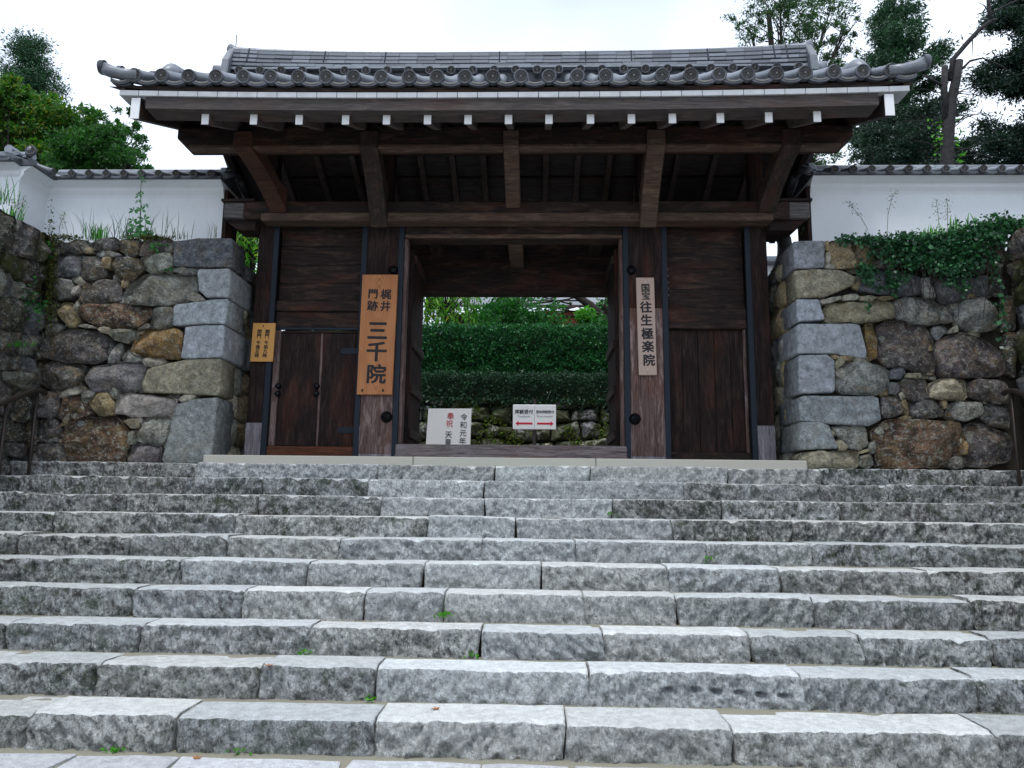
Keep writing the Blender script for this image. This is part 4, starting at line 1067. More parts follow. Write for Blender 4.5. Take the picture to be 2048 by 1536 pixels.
write(ds, Vector(), '拝観受付', 1048, 824, YD-.003, 9.2*PD, M_INK, .0007); write(ds, Vector(), '団体拝観受付', 1090, 824, YD-.003, 6.3*PD, M_INK, .0004, sx=.95)
write(ds, Vector(), 'Reception', 1048, 832, YD-.003, 6*PD, M_GREYP); write(ds, Vector(), 'Group reception', 1090, 832, YD-.003, 5*PD, M_GREYP, sx=.95)
for x0, x1 in ((1065, 1031), (1074, 1107)):
    A, B = gx(x0, 847, YD), gx(x1, 847, YD); z = gz(847, YD, 1069); s = 1 if B > A else -1
    MB().prism([(A, YD-.003, z-.018), (A, YD-.003, z+.018), (B-s*.055, YD-.003, z+.018), (B-s*.06, YD-.003, z+.05), (B, YD-.003, z), (B-s*.06, YD-.003, z-.05), (B-s*.055, YD-.003, z-.018)], (0, .0025, 0)).build('arrow', M_RED, ds)

# ================================================================ handrails
def handrail(label, X, sg):
    t = thing('handrail', label, 'handrail')
    slope = (NOSE_Z[-1]-NOSE_Z[0])/(NOSE_Y[-1]-NOSE_Y[0])
    zt = gz(781, 8.95, 85 if sg < 0 else 2012)
    P = [(X, 9.07, zt-.02), (X, 9.0, zt), (X, 8.85, zt-.02)] + [(X, y, zt-.02-slope*(8.85-y)) for y in (7.5, 6.2, 4.9)] + [(X, 4.6, zt-.02-slope*3.95-.1)]
    MB().tube(P, .032, 12).build('rail', M_STEEL, t, smooth=True)
    for i, (y, n) in enumerate(((8.93, 8), (8.42, 7), (6.9, 4), (5.2, 0))):
        MB().tube([(X, y, NOSE_Z[n]-.02 if y > NOSE_Y[n] else NOSE_Z[n]-.2), (X, y, zt-.03-slope*max(0, 8.85-y))], .021, 10).build('baluster', M_STEEL, t, smooth=True)
handrail('dark metal handrail by the rust-brown stone wall, left of the stairs', gx(70, 850, 8.95), -1)
handrail('dark metal handrail by the ivy-covered stone wall, right of the stairs', gx(2027, 860, 8.95), 1)

# ================================================================ leaves and plants
def quads(name, V, mat, parent=None, **props):
    props.setdefault('kind', 'stuff')
    n = V.shape[0]; me = bpy.data.meshes.new(name)
    me.vertices.add(n*4); me.vertices.foreach_set('co', V.reshape(-1).astype(np.float32))
    me.loops.add(n*4); me.loops.foreach_set('vertex_index', np.arange(n*4, dtype=np.int32))
    me.polygons.add(n); me.polygons.foreach_set('loop_start', np.arange(0, n*4, 4, dtype=np.int32)); me.polygons.foreach_set('loop_total', np.full(n, 4, np.int32))
    me.materials.append(mat); me.update(); me.validate()
    return link(name, me, parent, **props)
def norm(a): return a/np.maximum(np.linalg.norm(a, axis=1, keepdims=True), 1e-6)
def leaves(P, size, aspect=.45, dirs=None, spread=1.0, var=.35, flat=0.0):
    """Diamond leaves growing from points P; dirs biases where the tip points, flat turns faces upward."""
    n = len(P); d = RNG.normal(size=(n, 3))*spread
    if dirs is not None: d = d+dirs
    d = norm(d); r = RNG.normal(size=(n, 3)); r[:, 2] *= (1-flat*.8)
    w = norm(np.cross(d, r+1e-4) if flat == 0 else np.cross(d, np.array([0, 0, 1.0])*flat + RNG.normal(size=(n, 3))*(1-flat)+1e-4))
    s = (size*(1+var*RNG.normal(size=n))).clip(size*.4, size*2)[:, None]
    mid = P+d*s*.45
    return np.stack([P, mid+w*s*aspect*.5, P+d*s, mid-w*s*aspect*.5], axis=1)
G_DARK = leaf_mat('dark_hedge_leaf', [(0, (.010, .055, .024)), (.6, (.026, .135, .048)), (1, (.065, .27, .08))], .25, .4)
G_HED2 = leaf_mat('grey_green_hedge_leaf', [(0, (.012, .034, .022)), (.6, (.028, .075, .042)), (1, (.06, .14, .07))], .2, .4)
G_BROAD = leaf_mat('mid_green_leaf', [(0, (.012, .05, .008)), (.5, (.03, .12, .015)), (.86, (.055, .17, .02)), (1, (.16, .16, .02))], .4)
G_BROAD2 = leaf_mat('deep_green_leaf', [(0, (.012, .055, .012)), (.6, (.03, .13, .024)), (1, (.06, .19, .035))], .35)
G_YEL = leaf_mat('yellowing_leaf', [(0, (.02, .085, .012)), (.55, (.045, .165, .02)), (.88, (.10, .20, .022)), (1, (.26, .2, .03))], .4)
G_CED = leaf_mat('cedar_spray', [(0, (.008, .032, .018)), (.6, (.02, .075, .034)), (1, (.04, .12, .05))], .2)
G_CED2 = leaf_mat('bluish_cedar_spray', [(0, (.007, .02, .017)), (.6, (.014, .045, .03)), (1, (.03, .07, .045))], .2)
G_SPARSE = leaf_mat('grey_green_leaf', [(0, (.02, .045, .025)), (.7, (.05, .10, .05)), (.95, (.06, .2, .05)), (1, (.08, .3, .05))], .4)
G_WIL = leaf_mat('bright_willow_leaf', [(0, (.04, .16, .015)), (.6, (.09, .30, .03)), (.93, (.2, .42, .05)), (1, (.45, .35, .06))], .5)
G_MAPLE = leaf_mat('maple_leaf', [(0, (.008, .06, .015)), (.6, (.02, .14, .025)), (1, (.05, .22, .04))], .4)
G_LIME = leaf_mat('lime_leaf', [(0, (.05, .22, .02)), (1, (.12, .4, .04))], .5)
G_IVY = leaf_mat('ivy_leaf', [(0, (.014, .05, .026)), (.6, (.026, .10, .045)), (.92, (.05, .17, .065)), (1, (.07, .27, .08))], .25, .35)
G_GRASS = leaf_mat('grass_blade', [(0, (.02, .07, .02)), (.6, (.05, .2, .03)), (1, (.09, .34, .05))], .4)
G_DRY = leaf_mat('dry_stalk', [(0, (.09, .09, .06)), (1, (.2, .2, .12))], .3)
M_BARK = plain('dark_bark', (.03, .024, .02), .9, var=.5, vs=14, bump=.02)
M_BARKG = plain('grey_lichened_bark', (.028, .027, .028), .9, var=.9, vs=7, bump=.04)
M_STALK = plain('green_stalk', (.05, .09, .03), .7)

def branch_tree(name, label, base, H, r0, crown, n_leaf, size, mat, bark, aspect=.45, lean=(0, 0), nb=14, droop=0, group=None, trunk=True):
    """crown: list of (centre, radii) ellipsoids whose shells hold the leaves, with limbs running to each."""
    t = thing(name, label, 'tree', group); base = Vector(base)
    top = base+Vector((lean[0], lean[1], H))
    if trunk:
        b = MB(); P = [base.lerp(top, k/6)+Vector((random.uniform(-.06, .06)*H*.1, random.uniform(-.06, .06)*H*.1, 0))*(1 if k else 0) for k in range(7)]
        b.tube(P, [r0*(1-.75*k/6) for k in range(7)], 10)
        for c, rd, dn in crown:
            q = P[random.choice((3, 4, 5))]; c = Vector(c); mid = q.lerp(c, .5)+Vector((0, 0, -.12*(c-q).length*.4))
            b.tube([q, mid, c], [r0*.32, r0*.2, r0*.06], 7)
            for _ in range(nb):
                e = c+Vector([random.gauss(0, .42)*rd[i] for i in range(3)]); s_ = mid.lerp(c, random.uniform(.3, 1))
                b.tube([s_, s_.lerp(e, .5)+Vector((0, 0, .03)), e], [r0*.08, r0*.05, r0*.02], 5, False)
        b.build('trunk', bark, t, smooth=True, fix=False)
    pts, dr = [], []
    tot = sum(c[1][0]*c[1][2]*c[2] for c in crown)
    for c, rd, dn in crown:
        k = int(n_leaf*rd[0]*rd[2]*dn/tot); ncl = max(8, k//90)
        cc = RNG.normal(size=(ncl, 3)); cc = norm(cc)*(RNG.random((ncl, 1))**.4*RNG.uniform(.8, 1.28, size=(ncl, 1)))
        cs = RNG.uniform(.05, .2, size=ncl)
        idx = RNG.integers(0, ncl, size=k)
        off = RNG.normal(size=(k, 3))*cs[idx][:, None]
        off[:, 2] *= .6
        p = cc[idx]+off
        pts.append(np.array(c)+p*np.array(rd)); dr.append(norm(p)*.7+np.array([0, 0, -droop]))
    P = np.concatenate(pts); D = np.concatenate(dr)
    quads('crown', leaves(P, size, aspect, D, .8), mat, t)
    return t
def conifer(label, base, H, rad, n, mat, size=.16, group=None, shape=.85, first=.12, name='cedar_tree'):
    t = thing(name, label, 'tree', group); base = Vector(base)
    b = MB().tube([base, base+Vector((0, 0, H*.5)), base+Vector((0, 0, H*.97))], [rad*.09, rad*.06, .03], 9)
    nb = 165; pts, dr = [], []
    for i in range(nb):
        u = first+(1-first)*(i/nb)**.85; a = random.uniform(0, 6.283); L = rad*((1-u)**shape*random.uniform(.5, 1.2)+.04)
        z0 = H*u; tip = Vector((math.cos(a)*L, math.sin(a)*L, z0+L*random.uniform(-.12, .34)))
        b.tube([base+Vector((0, 0, z0)), base+tip*.5+Vector((0, 0, z0*.5-L*.04)), base+tip], [.045, .03, .01], 5, False)
        k = max(20, int(n*L/(rad*nb*.42)))
        ncl = max(4, int(L/rad*13)); tt = RNG.uniform(.25, 1.02, size=ncl)
        cen = np.outer(tt, np.array(tip-Vector((0, 0, z0)))) + np.array([0, 0, z0]); cen[:, 2] -= .05*L*np.sin(tt*3)
        idx = RNG.integers(0, ncl, size=k); sg_ = rad*.05
        p = cen[idx]+RNG.normal(size=(k, 3))*np.array([sg_, sg_, sg_*.75])
        pts.append(p+np.array(base)); dd = np.array([tip.x, tip.y, 0])/max(L, .1)
        dr.append(np.tile(dd*.5+np.array([0, 0, .1]), (k, 1)))
    b.build('trunk', M_BARK, t, smooth=True, fix=False)
    quads('crown', leaves(np.concatenate(pts), size, .3, np.concatenate(dr), .8), mat, t)
    return t
def pt(px, py, Y): p = at(px, py, Y); return (p.x, p.y, p.z)
def rpx(n, Y): return n*Y/1500*1.05
# left of the gate
Y = 36; a = at(57, 80, Y)
conifer('dark conifer with pointed top, tallest tree at the far left', (a.x+.3, Y, 4.9), a.z-4.9, rpx(230, Y), 190000, G_CED, .15, shape=.66)
Y = 22
def ell(lst, Y): return [(pt(e[0], e[1], Y+random.uniform(-.8, .8)), (rpx(e[2], Y), rpx(e[2], Y)*.8, rpx(e[3], Y)), e[4] if len(e) > 4 else 1.0) for e in lst]
branch_tree('broadleaf_tree', 'green broadleaf tree with yellow tinged crown above the corner of the plaster wall', (gx(60, 330, Y), Y, 4.8), 4.2, .2,
    ell([(20, 250, 70, 70), (95, 250, 62, 55), (150, 270, 60, 60), (15, 190, 40, 38), (80, 325, 60, 40), (185, 258, 34, 34, .6), (-50, 250, 60, 90), (150, 330, 60, 30), (110, 205, 34, 20, .4), (50, 200, 40, 20, .5)], Y), 56000, .10, G_YEL, M_BARK, .5)
Y = 21
branch_tree('broadleaf_tree', 'deep green broadleaf tree with loose edge beside the gate roof', (gx(190, 330, Y), Y, 4.8), 3.6, .16,
    ell([(180, 300, 50, 44), (215, 290, 40, 40), (248, 255, 26, 44, .35), (268, 300, 32, 40, .35), (145, 310, 46, 45), (225, 325, 50, 26), (190, 250, 40, 24, .45), (255, 325, 44, 24, .45)], Y), 34000, .09, G_BROAD2, M_BARK, .42)
# right of the gate
Y = 22
branch_tree('deciduous_tree', 'tall sparse grey-green tree rising behind the ridge of the gate roof', (gx(1557, 330, Y), Y, 2.2), at(1560, 20, Y).z-2.2, .28,
    ell([(1560, 20, 70, 60), (1500, 60, 45, 40), (1620, 50, 60, 50), (1650, 110, 40, 50), (1690, 60, 30, 60), (1560, -50, 90, 60), (1660, 20, 50, 40), (1600, 100, 40, 30), (1590, 300, 60, 60), (1680, 150, 30, 30), (1530, 110, 30, 20), (1640, 330, 50, 60)], Y), 30000, .08, G_SPARSE, M_BARK, .38, nb=9)
Y = 31; a = at(1785, 0, Y)
conifer('dark cedar with broad pointed crown beyond the right end of the gate roof', (a.x, Y, 2.2), a.z-2.2, rpx(190, Y), 170000, G_CED, .15, shape=.5)
Y = 25; a = at(2075, -60, Y)
conifer('bluish cedar at the right edge, behind the bare trunk', (a.x, Y, 2.2), a.z-2.2, rpx(240, Y), 280000, G_CED2, .14, shape=.42)
Y = 27
branch_tree('broadleaf_tree', 'dark low evergreen between the gate roof and the right plaster wall', (gx(1800, 330, Y), Y, 2.2), 6, .2,
    ell([(1745, 290, 40, 50), (1800, 300, 50, 50), (1855, 300, 50, 60), (1760, 240, 40, 30), (1850, 230, 40, 50), (1970, 310, 60, 40), (1920, 330, 50, 40)], Y), 30000, .10, G_CED2, M_BARK, .4)
Y = 20
bt = thing('bare_tree', 'lopped bare trunk with a long leafless branch against the sky', 'tree')
b = MB()
W = lambda x, y: at(x, y, Y)
base = W(1893, 330); base.z = 2.2
def rp(n): return n*Y/1500*.42
b.tube([base, W(1893, 330), W(1896, 260), W(1903, 200), W(1912, 160), W(1918, 122)], [rp(34), rp(31), rp(30), rp(24), rp(22), rp(20)], 12)
b.tube([W(1893, 240), W(1888, 180), W(1890, 133)], [rp(22), rp(16), rp(15)], 10)
b.tube([W(1900, 160), W(1905, 120), W(1935, 85), W(1960, 58), W(1982, 42), W(1994, 38)], [rp(14), rp(12), rp(12), rp(11), rp(9), rp(6)], 9)
b.tube([W(1982, 42), W(1978, 20), W(1975, -30), W(1972, -120)], [rp(9), rp(10), rp(8), rp(5)], 8)
b.tube([W(1980, 30), W(2005, 14), W(2040, -2), W(2080, -25)], [rp(6), rp(5), rp(4), rp(2)], 7)
b.tube([W(1922, 140), W(1940, 122), W(1965, 116), W(2000, 130), W(2032, 152), W(2060, 140)], [rp(7), rp(6), rp(4), rp(3), rp(2.5), rp(1.5)], 6)
b.tube([W(1985, 40), W(1968, 10), W(1955, 5)], [rp(3), rp(2), rp(1)], 5); b.tube([W(1945, 80), W(1944, 118)], [rp(3), rp(1)], 5)
b.tube([W(1890, 175), W(1865, 160), W(1845, 150)], [rp(9), rp(6), rp(4)], 6)
for _ in range(34):
    s_ = W(random.uniform(1885, 1905), random.uniform(170, 330)); e = s_+Vector((random.uniform(-1.2, 1.5), random.uniform(-.6, .6), random.uniform(-.6, .5)))
    b.tube([s_, s_.lerp(e, .5)+Vector((0, 0, .12)), e], [.018, .012, .005], 4, False)
b.build('trunk', M_BARKG, bt, smooth=True, fix=False)
p = np.array([W(1893+RNG.normal()*14, RNG.uniform(235, 330)) for _ in range(160)]); quads('leaf_sprig', leaves(p, .12, .5), G_LIME, bt)
Y = 12.2
lt = thing('leaning_tree', 'lichened leaning trunk seen between gate post and right stone wall', 'tree')
MB().tube([(2.85, Y+.3, 2.0), pt(1568, 520, Y), pt(1571, 500, Y), pt(1568, 480, Y), pt(1556, 464, Y), pt(1540, 455, Y)], [.14, .13, .12, .12, .11, .1], 10).build('trunk', M_BARKG, lt, smooth=True)
p = np.array([pt(1600+RNG.normal()*14, 320+RNG.normal()*25, Y+3) for _ in range(260)]); quads('crown', leaves(p, .10, .4), G_SPARSE, lt)
# hanging-leaf trees behind the gate
Y = 15.5
def weeping(label, xs, ytop, ybot, Y, n):
    t = thing('weeping_tree', label, 'tree'); pts, dr = [], []
    x0, x1 = xs
    cx = gx((x0+x1)/2, 600, Y); b = MB().tube([(cx, Y+.8, 2.0), (cx+.1, Y+.7, 4.5), (cx, Y+.4, 6.6)], [.12, .1, .05], 8)
    for _ in range(46):
        a = at(random.uniform(x0, x1), random.uniform(ytop-30, ytop+70), Y+random.uniform(-.5, .9)); L = random.uniform(.6, 1.6)
        e = a+Vector((random.uniform(-.15, .15), random.uniform(-.1, .1), -L)); b.tube([(cx, Y+.4, 6.4), (a.x, a.y, a.z+.25), a, e], [.02, .012, .008, .004], 4, False)
        k = int(n*L/46); u = RNG.random(k)[:, None]
        pts.append(np.array(a)*(1-u)+np.array(e)*u+RNG.normal(size=(k, 3))*.05); dr.append(np.tile([0, -.2, -1.3], (k, 1)))
    b.build('trunk', M_BARK, t, smooth=True, fix=False)
    quads('crown', leaves(np.concatenate(pts), .17, .24, np.concatenate(dr), .8), G_WIL, t)
weeping('bright weeping tree seen in the gap between left stone wall and gate post', (440, 535), 430, 560, 15.5, 42*46//10*12)
weeping('bright weeping tree seen through the opening above the left end of the hedge', (815, 960), 540, 660, 18.6, 40*46//10*12)
YM = 20.5
mp = thing('maple_tree', 'dark green maple with slanting branch above the hedge', 'tree')
W = lambda x, y: at(x, y, YM)
b = MB(); b.tube([Vector((W(1225, 700).x, YM, 2.0)), W(1222, 665), W(1205, 635), W(1180, 610), W(1150, 590), W(1110, 570)], [.2, .18, .15, .12, .09, .04], 9)
b.tube([W(1210, 640), W(1215, 600), W(1230, 560)], [.1, .09, .06], 7)
for _ in range(18):
    s_ = W(random.uniform(1110, 1215), random.uniform(580, 640)); e = W(random.uniform(940, 1240), random.uniform(570, 660))+Vector((0, random.uniform(-1, 1), 0)); b.tube([s_, s_.lerp(e, .5)+Vector((0, 0, .15)), e], [.025, .015, .006], 4, False)
b.build('trunk', M_BARK, mp, smooth=True, fix=False)
pts = []
for x, y, rx, ry, k in ((1000, 632, 46, 28, 2000), (1045, 622, 36, 24, 1100), (960, 600, 40, 14, 200), (1110, 592, 20, 6, 60), (1150, 662, 60, 6, 400), (1010, 655, 50, 14, 1200), (1215, 600, 18, 20, 500), (1205, 655, 30, 14, 500), (1080, 645, 40, 14, 900)):
    c = np.array(W(x, y)); ncl = 26; cl = RNG.normal(size=(ncl, 3))*np.array([rpx(rx, YM)*.55, .7, rpx(ry, YM)*.55]); i = RNG.integers(0, ncl, size=k)
    pts.append(c+cl[i]+RNG.normal(size=(k, 3))*np.array([.16, .16, .05]))
quads('crown', leaves(np.concatenate(pts), .11, .55, None, 1, .3, .5), G_MAPLE, mp)
sh = thing('bright_shrub', 'lime green shrub below the red wall of the hall', 'shrub')
c = np.array(at(1172, 632, 19.6)); p = c+norm(RNG.normal(size=(900, 3)))*RNG.random((900, 1))**.4*np.array([.28, .3, .22]); quads('foliage', leaves(p, .09, .5), G_LIME, sh)
MB().tube([(c[0], c[1], 2.0), (c[0], c[1], c[2])], .03, 6).build('stem', M_BARK, sh)
# hedges
def hedge(label, x0, x1, y0, y1, z0, ztop, n, size, mat, amp=.1):
    t = thing('hedge', label, 'hedge')
    MB().box((x0, y0+.22, z0), (x1, y1, ztop-.2)).build('branch_core', M_EARTH, t)
    u = RNG.random(n); k = int(n*.72)
    X = x0+(x1-x0)*RNG.random(n); Z = np.where(np.arange(n) < k, z0+(ztop-z0)*u, ztop); Yv = np.where(np.arange(n) < k, y0, y0+(y1-y0)*RNG.random(n))
    bump = np.array([mn.noise(Vector((a*2.2, b_*2.6, 3)))*1.0+mn.noise(Vector((a*6, b_*6, 9)))*.5 for a, b_ in zip(X, Z+Yv)])*amp
    P = np.stack([X, Yv-bump*(np.arange(n) < k), Z+bump*(np.arange(n) >= k)*.6], 1)+RNG.normal(size=(n, 3))*np.array([.03, .05, .03])
    D = np.where((np.arange(n) < k)[:, None], np.array([0, -.8, .35]), np.array([0, -.2, .9]))
    quads('foliage', leaves(P, size, .5, D, .8), mat, t)
    b = MB()
    for _ in range(26):
        x, z = random.uniform(x0, x1), random.uniform(z0+.1, ztop-.2); a = Vector((x, y0-.03, z))
        b.tube([a, a+Vector((random.uniform(-.15, .15), -.05, .15)), a+Vector((random.uniform(-.4, .4), -.03, .3))], [.008, .006, .003], 4, False)
    b.build('twigs', M_BARKG, t, fix=False, kind='stuff'); return t
zh = [gz(800, 16.2), gz(748, 16.3), gz(655, 17.4)]
hedge('tall clipped dark green hedge filling the opening', -5.5, 5.0, 17.3, 19.2, zh[1]-.35, zh[2], 95000, .062, G_DARK, .10)
hedge('low grey-green clipped hedge on top of the mossy bank', -5.5, 5.0, 16.35, 17.2, zh[0]-.04, zh[1], 50000, .05, G_HED2, .09)
# mossy bank of stones
bank = thing('stone_bank', 'low bank of pale stones overgrown with moss under the hedges', 'stone bank')
YBK = 16.0
for P in courses(10.2, zh[0]+.12-2.0, .22, .46, .25, .8, random):
    P = [(-5.4+p[0], 2.0+p[1]) for p in P]
    tilt = lambda u, v, d: (u, YBK+(v-2.0)*.25-d, v)
    boulder(P, tilt, .25, (random.uniform(.6,.8),)*2+(random.uniform(.58,.74), .28), M_BANK, bank, bulge=.12, rough=.05, gap=.02)
MB().prism([(-5.5, YBK+.14, 1.9), (-5.5, YBK+.14+.25*(zh[0]-2.0), zh[0]-.06), (-5.5, 17.4, zh[0]-.06), (-5.5, 17.4, 1.9)], (10.5, 0, 0)).build('earth_core', M_EARTH, bank)
k = 14000; u = RNG.random(k); P = np.stack([-5.4+10.2*RNG.random(k), np.zeros(k), 2.05+(zh[0]+.1-2.0)*u], 1)
keep = np.array([mn.noise(Vector((p[0]*1.7, p[2]*2.2, 4)))+.5*mn.noise(Vector((p[0]*5, p[2]*5, 1))) > .12 for p in P]); P = P[keep]; P[:, 1] = YBK+(P[:, 2]-2.0)*.25-.10
G_MOSS = leaf_mat('moss_tuft', [(0, (.05, .055, .01)), (.5, (.11, .15, .018)), (1, (.17, .32, .035))], .2, .9)
quads('moss', leaves(P, .05, .6, np.array([0, -.6, .5]), .7), G_MOSS, bank, kind='stuff')
p = np.stack([RNG.uniform(-5, 4.6, 1800), RNG.uniform(16.1, 16.35, 1800), np.zeros(1800)], 1); p[:, 2] = zh[0]+.05-.3*RNG.random(1800)**2
quads('overhanging_leaves', leaves(p, .055, .5, np.array([0, -.7, -.3])), G_HED2, bank, kind='stuff')
# hall behind
hall = thing('temple_hall', 'hall with pale grey roof and vermilion wall glimpsed above the hedge', 'building')
YH = 27
e0, e1 = at(1090, 618, YH), at(1200, 612, YH)
M_VERM = plain('vermilion_boards', (.22, .05, .025), .7, var=.25, vs=6)
MB().box((e0.x-.3, YH, 2.0), (e1.x+6, YH+6, e0.z-.05)).build('wall', M_VERM, hall)
for i in range(7): MB().box((e0.x-.31, YH-.02, e0.z-.32-i*.3), (e1.x+6, YH-.002, e0.z-.28-i*.3)).build('wall_batten', M_EARTH, hall)
M_HROOF = plain('pale_shingle_roof', (.42, .44, .47), .6, var=.3, vs=5)
xh0 = gx(870, 600, YH); zE_ = gz(622, YH)
rf = link('roof', None, hall)
for i in range(16):
    y = YH-.9+i*.30; z = zE_+i*.2; 
    MB().box((xh0, y, z), (e1.x+6.5, y+.36, z+.12)).build('shingle_course', M_HROOF, rf)
MB().box((xh0+.3, YH+.4, 2.0), (e0.x-.32, YH+6, zE_-.02)).build('wall', M_EARTH, hall)
ob = thing('outbuilding', 'small grey tiled roof visible between the gate post and right stone wall', 'building')
q = at(1548, 510, 24)
MB().box((q.x-.6, 24, 2), (q.x+2, 27, q.z-.35)).build('wall', M_PLASTER, ob)
for i in range(5): MB().box((q.x-.9, 23.6+i*.4, q.z-.35+i*.16), (q.x+2.3, 24.05+i*.4, q.z-.27+i*.16)).build('roof_tile_course', M_TILE, ob)
# ivy over the right stone wall
ivy = thing('ivy', 'dark green ivy hanging over the top of the right stone wall', 'ivy')
pts = []
def ivy_blob(x, y, rx, ry, k, off=.07):
    a = RNG.normal(size=(k, 2))*.5
    for dx, dy in a:
        X, Yq = 1520+(x+dx*rx)*.2578, 300+(y+dy*ry)*.2578
        q = at(X, Yq, YW-off-abs(RNG.normal())*.05); pts.append((q.x, q.y, q.z))
for x in range(640, 1940, 42): ivy_blob(x, 690-max(0, x-1400)*.24, 60, 28+(x-640)*.035, int(40+(x-640)*.10))
for s in ((1000, 760, 130, 80, 260), (1150, 800, 140, 100, 380), (1350, 780, 160, 120, 560), (1550, 800, 180, 150, 900), (1700, 720, 160, 130, 800), (1560, 900, 110, 80, 420), (1380, 900, 140, 60, 300), (1180, 880, 110, 40, 180),
          (850, 960, 70, 90, 170), (800, 910, 60, 40, 80), (880, 790, 60, 50, 60), (1000, 960, 30, 90, 90), (1045, 1060, 45, 50, 110), (1130, 980, 60, 30, 50), (1480, 1020, 60, 30, 50), (1570, 1060, 50, 40, 50), (910, 1060, 40, 20, 30),
          (845, 1200, 18, 60, 40), (1850, 660, 90, 60, 400), (1950, 600, 80, 50, 400), (2030, 570, 60, 45, 300), (1820, 900, 30, 160, 90), (1870, 1250, 30, 260, 90)): ivy_blob(*s)
P = np.array(pts); P = P[(P[:, 2] < ZWT+.35) & (RNG.random(len(P)) < .5)]
quads('leaf', leaves(np.concatenate([P, P+RNG.normal(size=P.shape)*.03]), .046, .72, np.array([0, -.35, -.55]), .8), G_IVY, ivy)
b = MB()
for _ in range(40):
    x = random.uniform(850, 1800); a = at(1520+x*.2578, 478, YW-.08); L = random.uniform(.3, 1.1); sx = random.uniform(-.3, .3)
    b.tube([a, a+Vector((sx*.4, -.02, -L*.5)), a+Vector((sx, -.0, -L))], [.006, .005, .003], 4, False)
b.build('stem', M_BARK, ivy, fix=False, kind='stuff')
# grasses, weeds
def grass(px, py, Y, n, h, spread, mat, label, name='grass_tuft', group='grass tufts on the stone walls', w=.010):
    t = thing(name, label, 'grass', group); c = at(px, py, Y); V = []
    for _ in range(int(n*.75)):
        x = c.x+random.gauss(0, spread); hh = h*random.uniform(.35, .95); dx, dy = random.gauss(0, .25)*hh, random.gauss(0, .15)*hh
        p0 = np.array([x, c.y+random.gauss(0, .03), c.z-.02]); p1 = p0+np.array([dx*.4, dy*.4, hh*.6]); p2 = p0+np.array([dx, dy, hh*(1 if random.random() < .7 else .7)])
        ww = np.array([w*.5, 0, 0]); V.append([p0-ww, p0+ww, p1+ww*.8, p1-ww*.8]); V.append([p1-ww*.8, p1+ww*.8, p2+ww*.1, p2-ww*.1])
    quads('blades', np.array(V), mat, t); return t
YT = YW+.12
grass(195, 478, YT, 60, .34, .07, G_GRASS, 'bright green grass tuft at the foot of the plaster wall, nearest the corner', w=.014)
grass(180, 476, YT, 26, .55, .16, G_HED2, 'thin tall grass blades around the bright tuft', w=.007)
grass(245, 476, YT, 40, .42, .10, G_HED2, 'dark grass tuft between the bright tuft and the tall weed')
grass(325, 474, YT, 30, .52, .16, G_HED2, 'dark long-bladed grass right of the tall weed', w=.009)
grass(360, 476, YT, 14, .22, .07, G_HED2, 'short dark grass tuft near the slate corner block')
grass(428, 475, YT, 14, .30, .04, G_DRY, 'withered thin grass beside the end of the plaster wall', w=.006)
grass(22, 440, 8.7, 44, .30, .07, G_GRASS, 'drooping grass tuft on the mossy side wall at the far left', w=.016)
grass(12, 405, 8.9, 26, .45, .10, G_GRASS, 'upright green grass at the foot of the nearer plaster wall', w=.012)
grass(25, 690, 8.75, 60, .10, .12, G_GRASS, 'small fern-like tuft growing from the left side wall', w=.012)
grass(1880, 474, YT, 34, .24, .10, G_LIME, 'bright green grass among the ivy', w=.018)
grass(1930, 462, YT, 16, .34, .10, G_GRASS, 'broad green blades at the right end of the ivy', w=.03)
def weed(label, px, py, Y, stalk, leafs, mat, group=None, name='weed', size=.1, lm=None):
    t = thing(name, label, 'weed', group); P = [at(x, y, Y) for x, y in stalk]
    MB().tube(P, [.008*(1-.7*i/(len(P)-1)) for i in range(len(P))], 6).build('stem', M_STALK if mat is not G_DRY else M_BARKG, t, smooth=True, fix=False)
    V = []
    for x, y, s in leafs:
        c = at(x, y, Y-.01); k = 5
        for j in range(k):                                  # lobed leaf: blades fanning from the base
            a = math.pi*(-.15+1.3*j/(k-1))+random.uniform(-.2, .2); d = np.array([math.cos(a), random.uniform(-.4, .1), math.sin(a)*.8-.3]); L = s*(1 if j == 2 else .8)
            w_ = np.array([-d[2], 0, d[0]])*L*.22; p0 = np.array(c); V.append([p0, p0+d*L*.55+w_, p0+d*L, p0+d*L*.55-w_])
    if V: quads('leaf', np.array(V), mat if lm is None else lm, t)
    return t
weed('tall green weed with lobed leaves against the left plaster wall', 0, 0, YT, [(282, 478), (280, 440), (282, 410), (281, 385), (283, 360), (278, 335)],
     [(272, 452, .16), (288, 438, .15), (266, 440, .10), (284, 464, .16), (272, 466, .17), (295, 464, .12), (268, 420, .10), (292, 411, .07), (283, 418, .10), (278, 390, .08), (283, 385, .06), (277, 402, .06), (300, 468, .10), (284, 355, .05), (280, 345, .05), (288, 362, .05)], G_DARK, lm=leaf_mat('weed_leaf', [(0, (.02, .09, .03)), (1, (.05, .22, .06))], .4))
def wispy(label, stalks, Y, mat, group):
    t = thing('dry_weed', label, 'weed', group); b = MB(); pts = []
    for st in stalks:
        P = [at(x, y, Y) for x, y in st]; b.tube(P, [.0032]*(len(P)-1)+[.0015], 5, False)
        for _ in range(70):
            u = random.uniform(.35, 1)*(len(P)-1); i = min(int(u), len(P)-2); q = P[i].lerp(P[i+1], u-i); pts.append((q.x+random.gauss(0, .035), q.y, q.z+random.gauss(0, .02)))
    b.build('stem', M_STALK, t, fix=False, kind='stuff'); quads('leaf', leaves(np.array(pts), .026, .3), mat, t)
GW = 'wispy dry weeds against the plaster walls'
wispy('pale wispy weed near the inner corner of the left plaster wall', [[(117, 474), (120, 450), (130, 428)]], YT, G_DRY, GW)
